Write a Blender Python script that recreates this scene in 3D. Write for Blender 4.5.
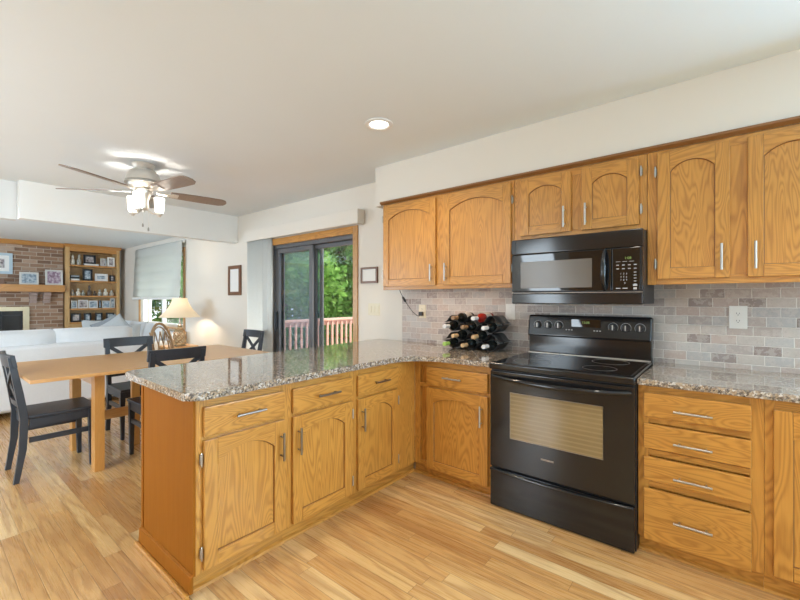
import bpy, bmesh, math, random
from mathutils import Vector, Matrix, noise
PI = math.pi
random.seed(7)
SC = bpy.context.scene
COL = SC.collection
for o in list(bpy.data.objects):
    bpy.data.objects.remove(o)

# ------------------------------------------------------------------ camera, world, light, exposure
YAW = math.radians(39.2)
cam_d = bpy.data.cameras.new('camera')
cam = bpy.data.objects.new('camera', cam_d); COL.objects.link(cam)
cam.location = (0, 0, 1.228)
cam.rotation_euler = (PI / 2, 0, YAW)
cam_d.sensor_width = 36; cam_d.lens = 18.0; cam_d.clip_start = 0.02; cam_d.clip_end = 200
cam_d.shift_y = -0.6 / 800
SC.camera = cam
SC.view_settings.view_transform = 'Standard'
SC.view_settings.look = 'None'
SC.view_settings.gamma = 1
SC.view_settings.use_curve_mapping = False
SC.view_settings.exposure = 0.08
SC.cycles.use_denoising = True
SC.cycles.max_bounces = 10; SC.cycles.diffuse_bounces = 5; SC.cycles.glossy_bounces = 5
SC.cycles.transparent_max_bounces = 16
SC.cycles.caustics_reflective = False; SC.cycles.caustics_refractive = False
SC.cycles.sample_clamp_indirect = 6.0

W = bpy.data.worlds.new('sky'); SC.world = W; W.use_nodes = True
_n = W.node_tree.nodes; _l = W.node_tree.links
_bg = _n['Background']; _bg.inputs['Strength'].default_value = 2.4
_tc = _n.new('ShaderNodeTexCoord'); _sp = _n.new('ShaderNodeSeparateXYZ'); _rp = _n.new('ShaderNodeValToRGB')
_rp.color_ramp.elements[0].position = 0.0; _rp.color_ramp.elements[0].color = (0.95, 0.97, 1.0, 1)
_rp.color_ramp.elements[1].position = 0.7; _rp.color_ramp.elements[1].color = (0.55, 0.74, 1.0, 1)
_l.new(_tc.outputs['Generated'], _sp.inputs[0]); _l.new(_sp.outputs['Z'], _rp.inputs[0]); _l.new(_rp.outputs[0], _bg.inputs['Color'])


def lamp(name, kind, loc, power, color=(1, 1, 1), size=0.1, size_y=None, rot=(0, 0, 0), spot=None, spread=None):
    d = bpy.data.lights.new(name, kind); d.energy = power; d.color = color
    if kind == 'AREA':
        d.size = size
        if size_y: d.shape = 'RECTANGLE'; d.size_y = size_y
        if spread: d.spread = spread
    elif kind == 'SUN': d.angle = 0.02
    else:
        d.shadow_soft_size = size
        if kind == 'SPOT': d.spot_size = spot; d.spot_blend = 0.6
    o = bpy.data.objects.new(name, d); COL.objects.link(o); o.location = loc; o.rotation_euler = rot
    return o

sun = lamp('sun', 'SUN', (8, -6, 12), 8.0, (1, .95, .86))
sun.rotation_euler = Vector((-0.50, -0.42, -0.76)).to_track_quat('-Z', 'Y').to_euler()
# sink window daylight, then added fill lights standing in for unseen windows
UP = math.radians(55)
lamp('sink_window_daylight', 'AREA', (2.15, 2.76, 1.52), 200, (0.50, 0.77, 1.0), 1.6, .85, (-PI / 2, 0, 0))
lamp('kitchen_fill', 'AREA', (0.3, -2.45, 1.35), 34, (0.52, 0.78, 1.0), 2.2, 1.3, (PI / 2 + UP, 0, 0))
lamp('breakfast_fill', 'AREA', (4.4, 0.2, 1.25), 100, (0.54, 0.79, 1.0), 3.0, 2.0, (PI / 2 + UP * .05, 0, PI / 2))
lamp('dining_fill', 'AREA', (-2.7, -2.35, 1.3), 158, (0.76, 0.89, 1.0), 2.4, 1.8, (PI / 2 - UP * .2, 0, math.radians(52)))
lamp('family_fill', 'AREA', (-7.0, -2.45, 1.3), 165, (0.68, 0.84, 1.0), 2.3, 1.6, (PI / 2 + UP * .45, 0, 0))
# unseen ceiling spots added outside the frame as kitchen fill light
for i, p in enumerate(((-0.55, 1.35), (0.7, 1.35), (-0.3, -0.6), (1.0, -0.2), (-1.8, -0.4))):
    lamp('recessed_and_fill_spot', 'SPOT', (p[0], p[1], 2.33), 27 if i < 2 else 8, (1, .90, .76), 0.06, None, (0, 0, 0), 2.4)

# ------------------------------------------------------------------ node helpers
class NT:
    def __init__(s, name):
        s.m = bpy.data.materials.new(name); s.m.use_nodes = True
        s.t = s.m.node_tree; s.b = s.t.nodes['Principled BSDF']; s.out = s.t.nodes['Material Output']
    def n(s, typ, **k):
        x = s.t.nodes.new('ShaderNode' + typ)
        for a, v in k.items(): setattr(x, a, v)
        return x
    def put(s, sock, v):
        if hasattr(v, 'is_output'): s.t.links.new(v, sock)
        elif v is not None:
            if isinstance(v, tuple) and len(v) == 3 and sock.type == 'RGBA': v = v + (1,)
            sock.default_value = v
    def math(s, op, a, b=None, c=None, clamp=False):
        x = s.n('Math', operation=op, use_clamp=clamp)
        s.put(x.inputs[0], a)
        if b is not None: s.put(x.inputs[1], b)
        if c is not None: s.put(x.inputs[2], c)
        return x.outputs[0]
    def mix(s, f, a, b, mode='MIX'):
        x = s.n('Mix', data_type='RGBA', blend_type=mode)
        s.put(x.inputs[0], f); s.put(x.inputs[6], a); s.put(x.inputs[7], b)
        return x.outputs[2]
    def obj(s):
        return s.n('TexCoord').outputs['Object']
    def rand(s):
        return s.n('ObjectInfo').outputs['Random']
    def noise(s, v, scale, detail=3, rough=.5, dist=0):
        x = s.n('TexNoise'); s.put(x.inputs['Vector'], v); x.inputs['Scale'].default_value = scale
        x.inputs['Detail'].default_value = detail; x.inputs['Roughness'].default_value = rough; x.inputs['Distortion'].default_value = dist
        return x.outputs[0]
    def scale(s, v, sc):
        x = s.n('Mapping'); s.put(x.inputs['Vector'], v); x.inputs['Scale'].default_value = sc
        return x.outputs[0]
    def addv(s, v, w):
        x = s.n('VectorMath', operation='ADD'); s.put(x.inputs[0], v); s.put(x.inputs[1], w); return x.outputs[0]
    def comb(s, a, b, c=0.0):
        x = s.n('CombineXYZ'); s.put(x.inputs[0], a); s.put(x.inputs[1], b); s.put(x.inputs[2], c); return x.outputs[0]
    def sep(s, v):
        x = s.n('SeparateXYZ'); s.put(x.inputs[0], v); return x.outputs
    def ramp(s, f, stops, const=False):
        x = s.n('ValToRGB'); s.put(x.inputs[0], f); r = x.color_ramp
        if const: r.interpolation = 'CONSTANT'
        while len(r.elements) < len(stops): r.elements.new(.5)
        for e, (p, c) in zip(r.elements, stops): e.position = p; e.color = tuple(c) + (1,) if len(c) == 3 else c
        return x.outputs[0]
    def bump(s, h, strength=.2, dist=.005):
        x = s.n('Bump'); x.inputs['Strength'].default_value = strength; x.inputs['Distance'].default_value = dist
        s.put(x.inputs['Height'], h); s.put(s.b.inputs['Normal'], x.outputs[0])
    def cells(s, u, v, L, h, bond='random'):
        """rectangular cells: returns (random per cell, second random, distance to the cell edge)"""
        row = s.math('FLOOR', s.math('DIVIDE', v, h))
        w = s.n('TexWhiteNoise', noise_dimensions='1D'); s.put(w.inputs['W'], row)
        if bond == 'random': off = s.math('MULTIPLY', w.outputs[0], L * 3.7)
        else: off = s.math('ADD', s.math('MULTIPLY', s.math('MODULO', s.math('ADD', row, 1000.0), 2.0), L * .5), s.math('MULTIPLY', w.outputs[0], L * .12))
        uu = s.math('ADD', u, off)
        ui = s.math('DIVIDE', uu, L); col = s.math('FLOOR', ui)
        r = s.n('TexWhiteNoise', noise_dimensions='2D'); s.put(r.inputs['Vector'], s.comb(row, col))
        fu = s.math('MULTIPLY', s.math('FRACT', ui), L); fv = s.math('MULTIPLY', s.math('FRACT', s.math('DIVIDE', v, h)), h)
        d = s.math('MINIMUM', s.math('MINIMUM', fu, s.math('SUBTRACT', L, fu)), s.math('MINIMUM', fv, s.math('SUBTRACT', h, fv)))
        return r.outputs['Value'], r.outputs['Color'], d
    def set(s, **k):
        names = dict(color='Base Color', rough='Roughness', metal='Metallic', coat='Coat Weight', coat_rough='Coat Roughness', spec='Specular IOR Level',
                     emit='Emission Color', emit_strength='Emission Strength', trans='Transmission Weight', alpha='Alpha', sub='Subsurface Weight', ior='IOR', sheen='Sheen Weight')
        for a, v in k.items(): s.put(s.b.inputs[names[a]], v)
        return s


def plain(name, c, rough=.5, metal=0, var=.06, nscale=25, bump=0, **k):
    t = NT(name); v = t.obj()
    f = t.noise(v, nscale, 3)
    lo = tuple(x * (1 - var) for x in c); hi = tuple(min(1, x * (1 + var)) for x in c)
    t.set(color=t.mix(f, lo, hi), rough=rough, metal=metal, **k)
    if bump: t.bump(f, bump, .003)
    return t.m


def wood(name, light, dark, axis='Z', rough=.32, ring=170, strength=.54, coat=.3, tone=.18, spec=.5):
    t = NT(name)
    r = t.rand(); off = t.comb(t.math('MULTIPLY', r, 37.0), t.math('MULTIPLY', r, 53.0), t.math('MULTIPLY', r, 71.0))
    v = t.addv(t.obj(), off)
    al = {'X': 0, 'Y': 1, 'Z': 2}[axis]
    def sc(across, along):
        q = [across] * 3; q[al] = along; return tuple(q)
    n1 = t.noise(t.scale(v, sc(1, .13)), 7.5, 2.5, .5, .5)
    rings = t.math('MULTIPLY_ADD', t.math('SINE', t.math('MULTIPLY', n1, float(ring))), .5, .5)
    rings = t.math('POWER', rings, 1.6)
    fib = t.noise(t.scale(v, sc(1, .03)), 110, 3, .65)
    pore = t.math('GREATER_THAN', t.noise(t.scale(v, sc(1, .03)), 330, 1, .5), .62)
    f = t.math('ADD', t.math('MULTIPLY', rings, strength), t.math('MULTIPLY', fib, .42))
    f = t.math('ADD', f, t.math('MULTIPLY', pore, .10), None, True)
    col = t.mix(f, light, dark)
    big = t.noise(v, 1.3, 2)
    col = t.mix(t.math('MULTIPLY', t.math('ADD', big, t.math('MULTIPLY', r, .6)), tone), col, tuple(x * .62 for x in light))
    t.set(color=col, rough=t.math('MULTIPLY_ADD', fib, .15, rough - .06), coat=coat, coat_rough=.32, spec=spec)
    t.bump(fib, .06, .001)
    return t.m

OL, OD = (0.67, 0.325, 0.064), (0.36, 0.14, 0.02)
OAKV = wood('oak_vertical_grain', OL, OD, 'Z')
OAKX = wood('oak_grain_along_x', OL, OD, 'X')
OAKY = wood('oak_grain_along_y', OL, OD, 'Y')
OAKDARK = wood('dark_oak_and_shadow_line', (0.30, 0.13, 0.035), (0.17, 0.07, 0.02), 'X', strength=.3)
OAKEND = wood('shaded_oak_end_panel', (0.34, 0.118, 0.010), (0.25, 0.078, 0.006), 'Z', rough=.6, strength=.16, ring=40, coat=0, spec=.12)  # shade on the peninsula end is put into this darker oak
TRIM = wood('oak_door_trim', (0.60, 0.33, 0.11), (0.36, 0.17, 0.05), 'Z')
TABLEW = wood('birch_table', (0.78, 0.43, 0.155), (0.55, 0.26, 0.075), 'Y', rough=.3, strength=.3)
TABLELEG = wood('birch_table_leg', (0.64, 0.32, 0.085), (0.48, 0.215, 0.045), 'Z', rough=.4, strength=.22)
BOOKW = wood('pine_bookcase', (0.66, 0.42, 0.18), (0.48, 0.27, 0.10), 'Z', strength=.35)
MANTELW = wood('mantel_oak', (0.60, 0.29, 0.08), (0.38, 0.16, 0.04), 'Y', strength=.35)
FRAMEW = wood('dark_frame_wood', (0.20, 0.085, 0.035), (0.10, 0.04, 0.018), 'Z', strength=.4)
DECKW = wood('deck_wood', (0.62, 0.36, 0.27), (0.50, 0.27, 0.20), 'Y', rough=.7, coat=0, strength=.3)
FANBLADE = wood('fan_blade_walnut', (0.27, 0.19, 0.145), (0.18, 0.12, 0.09), 'X', rough=.35, strength=.25)
RATTAN = wood('rattan', (0.50, 0.32, 0.16), (0.30, 0.17, 0.08), 'Z', rough=.5, strength=.5)

# floor
t = NT('oak_plank_floor'); p = t.sep(t.obj())
r1, rc, d = t.cells(p[0], p[1], 0.95, 0.073)
vv = t.addv(t.obj(), t.scale(rc, (41, 0, 17)))
n1 = t.noise(t.scale(vv, (.12, 1, 1)), 9, 2, .5, .5)
rings = t.math('POWER', t.math('MULTIPLY_ADD', t.math('SINE', t.math('MULTIPLY', n1, 34.0)), .5, .5), 2.0)
fib = t.noise(t.scale(vv, (.03, 1, 1)), 150, 2, .6)
base = t.ramp(r1, [(0, (0.48, 0.245, 0.085)), (.25, (0.61, 0.34, 0.125)), (.55, (0.68, 0.405, 0.16)), (.85, (0.74, 0.48, 0.205)), (1, (0.82, 0.60, 0.31))])
col = t.mix(t.math('ADD', t.math('MULTIPLY', rings, .40), t.math('MULTIPLY', fib, .34)), base, (0.33, 0.145, 0.045))
col = t.mix(t.math('MULTIPLY', t.math('LESS_THAN', d, .0011), .6), col, (0.16, 0.075, 0.03))
t.set(color=col, rough=t.math('MULTIPLY_ADD', fib, .12, .22), coat=.3, coat_rough=.18)
t.bump(t.math('MINIMUM', d, .002), .25, .5)
FLOOR = t.m

# stone tile backsplash
t = NT('tumbled_stone_tile'); p = t.sep(t.obj())
r1, rc, d = t.cells(p[0], p[2], 0.113, 0.0515, 'half')
base = t.ramp(r1, [(0, (0.24, 0.18, 0.16)), (.14, (0.32, 0.28, 0.26)), (.3, (0.46, 0.39, 0.35)), (.42, (0.50, 0.38, 0.32)), (.55, (0.56, 0.50, 0.44)), (.7, (0.42, 0.42, 0.42)), (.85, (0.58, 0.55, 0.50)), (1, (0.40, 0.32, 0.29))])
nz = t.noise(t.addv(t.obj(), t.scale(rc, (7, 3, 9))), 34, 5, .65)
base = t.mix(t.math('MULTIPLY', t.math('GREATER_THAN', nz, .52), .45), base, (0.62, 0.56, 0.51))
base = t.mix(t.math('MULTIPLY', t.noise(t.obj(), 15, 3), .5), base, (0.42, 0.37, 0.35))
base = t.mix(t.math('MULTIPLY', t.math('GREATER_THAN', t.noise(t.obj(), 120, 3), .62), .25), base, (0.33, 0.27, 0.24))
edge = t.math('LESS_THAN', t.math('ADD', d, t.math('MULTIPLY', t.math('SUBTRACT', t.noise(t.obj(), 90, 2), .5), .0012)), .0016)
t.set(color=t.mix(edge, base, (0.72, 0.69, 0.64)), rough=.5)
t.bump(t.math('ADD', t.math('MINIMUM', d, .003), t.math('MULTIPLY', nz, .0012)), .6, 1.0)
TILE = t.m

# old brick chimney wall
t = NT('brown_brick'); p = t.sep(t.obj())
r1, rc, d = t.cells(p[1], p[2], 0.20, 0.070, 'half')
base = t.ramp(r1, [(0, (0.17, 0.095, 0.06)), (.3, (0.25, 0.145, 0.09)), (.6, (0.33, 0.205, 0.13)), (.85, (0.41, 0.27, 0.185)), (1, (0.52, 0.40, 0.31))])
base = t.mix(t.math('MULTIPLY', t.noise(t.obj(), 22, 4), .5), base, (0.28, 0.175, 0.115))
t.set(color=t.mix(t.math('LESS_THAN', d, .006), base, (0.46, 0.38, 0.31)), rough=.85)
t.bump(t.math('MINIMUM', d, .008), .6, 1.0)
BRICK = t.m

# granite
t = NT('speckled_granite'); v = t.obj()
def vor(scale, dist=.0):
    x = t.n('TexVoronoi'); t.put(x.inputs['Vector'], t.addv(v, t.scale(t.noise(v, 40, 2), (.01, .01, .01)))); x.inputs['Scale'].default_value = scale
    return x
va, vb = vor(125), vor(260)
ca = t.sep(va.outputs['Color'])[0]; cb = t.sep(vb.outputs['Color'])[1]
ga = t.ramp(ca, [(0, (0.012, 0.012, 0.015)), (.27, (0.10, 0.10, 0.11)), (.40, (0.36, 0.26, 0.17)), (.60, (0.45, 0.35, 0.24)), (.76, (0.30, 0.28, 0.27)), (.87, (0.74, 0.71, 0.67))], True)
gb = t.ramp(cb, [(0, (0.03, 0.03, 0.035)), (.24, (0.26, 0.21, 0.17)), (.52, (0.44, 0.35, 0.26)), (.8, (0.56, 0.54, 0.51))], True)
col = t.mix(.34, ga, gb)
col = t.mix(t.math('MULTIPLY', t.noise(v, 9, 3), .3), col, (0.40, 0.30, 0.21))
t.set(color=col, rough=.06, spec=.5, coat=.45, coat_rough=.01)
GRANITE = t.m

WALL = plain('cream_wall_paint', (0.735, 0.685, 0.61), .75, var=.012, nscale=3)
SOFFITP = WALL
FAMWALL = plain('grey_wall_paint', (0.70, 0.69, 0.67), .75, var=.012, nscale=3)
CEIL = plain('white_ceiling_paint', (0.775, 0.82, 0.845), .85, var=.01, nscale=4)
WHITEWALL = plain('white_wall_paint', (0.82, 0.81, 0.78), .75, var=.01, nscale=3)
WHITE = plain('white_paint', (0.82, 0.82, 0.80), .5, var=.02)
BLACK = plain('black_enamel', (0.012, 0.012, 0.013), .12, spec=.55)
BLACKM = plain('black_satin', (0.018, 0.018, 0.02), .35)
GLASSBLK = plain('black_glass', (0.008, 0.008, 0.009), .04, spec=.6)
t = NT('oven_glass_with_reflection'); p = t.sep(t.obj())
ln = t.math('LESS_THAN', t.math('FRACT', t.math('MULTIPLY', p[2], 42.0)), .35)
cl = t.mix(t.noise(t.obj(), 7, 3), (0.20, 0.145, 0.07), (0.30, 0.22, 0.11))  # yellowish tone paints in the floor's reflection
t.set(color=t.mix(t.math('MULTIPLY', ln, .30), cl, (0.42, 0.33, 0.19)), rough=.08, spec=.6); OVENWIN = t.m
MWWIN = plain('microwave_window_mesh', (0.13, 0.115, 0.10), .2, spec=.4, var=.1, nscale=400)
NICKEL = plain('brushed_nickel', (0.50, 0.48, 0.44), .36, 1.0, nscale=90)
DNICKEL = plain('dark_nickel', (0.30, 0.27, 0.24), .32, 1.0, nscale=90)
PEWTER = plain('pewter_fan', (0.66, 0.61, 0.54), .34, .55, nscale=60)
DARKMETAL = plain('black_wire_steel', (0.06, 0.06, 0.062), .3, .7)
BRONZE = plain('bronze_door_aluminium', (0.13, 0.13, 0.135), .4, .3)
CHAIRP = plain('charcoal_chair_paint', (0.030, 0.034, 0.042), .38, spec=.5, nscale=14, var=.15)
SOFA = plain('white_sofa_fabric', (0.72, 0.73, 0.74), .9, var=.04, nscale=60, bump=.15, sheen=.2)
PILLOWG = plain('grey_pillow_fabric', (0.27, 0.29, 0.31), .9, var=.12, nscale=30, bump=.1)
PILLOWL = plain('pale_pillow_fabric', (0.50, 0.52, 0.53), .9, var=.06, nscale=40, bump=.1)
PILLOWB = plain('beige_pillow_fabric', (0.60, 0.52, 0.45), .9, var=.06, nscale=40, bump=.1)
IVORY = plain('ivory_plastic', (0.72, 0.65, 0.48), .4, var=.03)
WPLASTIC = plain('white_plastic', (0.78, 0.77, 0.73), .35, var=.02)
SLOT = plain('dark_slot', (0.03, 0.03, 0.03), .5)
BLIND = None
BRASS = plain('pale_brass', (0.72, 0.62, 0.42), .35, .8)
SOOT = plain('smoked_fire_glass', (0.030, 0.028, 0.026), .10, var=.4, nscale=8)
PAPER = plain('white_mat_board', (0.78, 0.77, 0.74), .8, var=.02)
PALEBLUE = plain('pale_blue_frame', (0.46, 0.57, 0.64), .5)
SILVERF = plain('silver_frame', (0.62, 0.61, 0.58), .4, .3)
BLACKF = plain('black_frame', (0.012, 0.012, 0.016), .3)
CERAMIC = plain('cream_ceramic', (0.74, 0.70, 0.60), .3, var=.1, nscale=30)
CERAMICD = plain('dark_ceramic', (0.12, 0.09, 0.07), .35, var=.4, nscale=40)
CERAMICG = plain('mottled_ceramic', (0.46, 0.44, 0.38), .4, var=.6, nscale=45)
BOTTLE = plain('dark_bottle_glass', (0.008, 0.010, 0.009), .06, spec=.7)
BOTTLER = plain('red_bottle', (0.30, 0.02, 0.012), .15, spec=.6)
FOILW = plain('white_foil', (0.72, 0.70, 0.68), .4)
FOILT = plain('tan_cork', (0.56, 0.36, 0.18), .5, var=.15)
FOILG = plain('lime_foil', (0.36, 0.58, 0.12), .4)
FOILB = plain('brown_foil', (0.26, 0.15, 0.07), .4)
LABELW = plain('bottle_label_paper', (0.55, 0.53, 0.50), .7, var=.15, nscale=60)
FLAME = plain('black_plastic', (0.015, 0.015, 0.016), .4)
PRINT = plain('pale_grey_print', (0.42, 0.42, 0.43), .5)
LAMPGLASS = plain('seeded_lamp_glass', (0.42, 0.34, 0.24), .12, var=.3, nscale=20)


def photo_mat(name, a, b, c, sc=22):
    t = NT(name); v = t.addv(t.obj(), t.comb(t.math('MULTIPLY', t.rand(), 9.0), t.math('MULTIPLY', t.rand(), 5.0)))
    t.set(color=t.ramp(t.noise(v, sc, 4, .6), [(0.3, a), (.5, b), (.7, c)]), rough=.2); return t.m
PHOTO1 = photo_mat('photo_print_warm', (0.08, 0.06, 0.06), (0.40, 0.36, 0.36), (0.66, 0.62, 0.58))
PHOTO2 = photo_mat('photo_print_blue', (0.08, 0.10, 0.14), (0.32, 0.40, 0.46), (0.62, 0.66, 0.70))
PHOTO3 = photo_mat('photo_print_wedding', (0.16, 0.09, 0.13), (0.36, 0.26, 0.34), (0.70, 0.66, 0.68))


def glow(name, c, s, base=(0.9, 0.88, 0.82)):
    t = NT(name); t.set(color=t.mix(t.noise(t.obj(), 12, 2), base, base), rough=.4, emit=c + (1,), emit_strength=s); return t.m
t = NT('lit_frosted_glass')
tr = t.n('BsdfTranslucent'); em = t.n('Emission'); ad = t.n('AddShader')
t.put(tr.inputs[0], t.mix(t.noise(t.obj(), 30, 2), (.86, .85, .83), (.90, .89, .87))); em.inputs[0].default_value = (1, .95, .86, 1); em.inputs[1].default_value = 1.3
t.t.links.new(tr.outputs[0], ad.inputs[0]); t.t.links.new(em.outputs[0], ad.inputs[1]); t.t.links.new(ad.outputs[0], t.out.inputs[0]); FANGLASS = t.m
CANLIGHT = glow('lit_recessed_lens', (1.0, .93, .82), 5.0)
DISPLAY = glow('green_led_digits', (0.55, 0.8, 0.15), .35, (0.02, 0.03, 0.01))
# lamp shade: linen that lets the bulb through
t = NT('linen_lamp_shade'); v = t.obj()
tr = t.n('BsdfTranslucent'); df = t.n('BsdfDiffuse'); mx = t.n('MixShader')
cl = t.mix(t.noise(t.scale(v, (1, 1, .3)), 120, 2), (0.88, 0.82, 0.70), (0.93, 0.88, 0.78))
t.put(tr.inputs[0], cl); t.put(df.inputs[0], cl); mx.inputs[0].default_value = .5
t.t.links.new(df.outputs[0], mx.inputs[1]); t.t.links.new(tr.outputs[0], mx.inputs[2]); t.t.links.new(mx.outputs[0], t.out.inputs[0]); LINEN = t.m
t = NT('roman_shade_fabric'); v = t.obj()
tr = t.n('BsdfTranslucent'); df = t.n('BsdfDiffuse'); mx = t.n('MixShader')
cl = t.mix(t.noise(v, 160, 2), (0.78, 0.79, 0.75), (0.83, 0.84, 0.80))
t.put(tr.inputs[0], cl); t.put(df.inputs[0], cl); mx.inputs[0].default_value = .4
t.t.links.new(df.outputs[0], mx.inputs[1]); t.t.links.new(tr.outputs[0], mx.inputs[2]); t.t.links.new(mx.outputs[0], t.out.inputs[0]); ROMAN = t.m


t = NT('vinyl_blind_vane'); v = t.obj()
tr = t.n('BsdfTranslucent'); df = t.n('BsdfDiffuse'); mx = t.n('MixShader')
cl = t.mix(t.noise(v, 60, 2), (0.80, 0.81, 0.78), (0.85, 0.86, 0.83))
t.put(tr.inputs[0], cl); t.put(df.inputs[0], cl); mx.inputs[0].default_value = .4
t.t.links.new(df.outputs[0], mx.inputs[1]); t.t.links.new(tr.outputs[0], mx.inputs[2]); t.t.links.new(mx.outputs[0], t.out.inputs[0]); BLIND = t.m


def glass(name, tint=(1, 1, 1), gloss=1.0, haze=0.0, hazec=(.4, .45, .5)):
    t = NT(name); fr = t.n('LayerWeight'); fc = t.math('MULTIPLY_ADD', t.math('POWER', fr.outputs['Facing'], 5.0), .94, .05)
    tp = t.n('BsdfTransparent'); t.put(tp.inputs[0], t.mix(t.noise(t.obj(), 2, 1), tint, tint)); gl = t.n('BsdfGlossy'); gl.inputs['Roughness'].default_value = .01
    mx = t.n('MixShader'); t.put(mx.inputs[0], t.math('MULTIPLY', fc, gloss))
    t.t.links.new(tp.outputs[0], mx.inputs[1]); t.t.links.new(gl.outputs[0], mx.inputs[2]); last = mx.outputs[0]
    if haze:
        df = t.n('BsdfDiffuse'); df.inputs[0].default_value = hazec + (1,); m2 = t.n('MixShader'); m2.inputs[0].default_value = haze
        t.t.links.new(last, m2.inputs[1]); t.t.links.new(df.outputs[0], m2.inputs[2]); last = m2.outputs[0]
    t.t.links.new(last, t.out.inputs[0]); return t.m
PANE = glass('window_glass', (0.95, 0.97, 0.96))
LAMPGLASS = glass('seeded_lamp_glass_clear', (0.86, 0.78, 0.64), 1.6, .12, (.55, .42, .26))
SCREEN = glass('insect_screen_mesh', (0.80, 0.84, 0.90), 0, .22, (.42, .50, .62))

t = NT('maple_leaves'); r = t.n('TexWhiteNoise', noise_dimensions='3D')
t.put(r.inputs['Vector'], t.n('VectorMath', operation='FLOOR').outputs[0]); vm = t.t.nodes[-1]
nz = t.noise(t.obj(), 3.5, 4, .7)
lc = t.ramp(nz, [(.3, (0.09, 0.19, 0.035)), (.5, (0.20, 0.37, 0.08)), (.7, (0.36, 0.54, 0.15))])
tr = t.n('BsdfTranslucent'); df = t.n('BsdfDiffuse'); mx = t.n('MixShader'); mx.inputs[0].default_value = .5
t.put(tr.inputs[0], lc); t.put(df.inputs[0], lc)
t.t.links.new(df.outputs[0], mx.inputs[1]); t.t.links.new(tr.outputs[0], mx.inputs[2]); t.t.links.new(mx.outputs[0], t.out.inputs[0]); LEAF = t.m
BARK = plain('tree_bark', (0.16, 0.12, 0.09), .9, var=.4, nscale=14)
LAWN = plain('lawn', (0.10, 0.19, 0.04), .95, var=.4, nscale=3)

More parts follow.
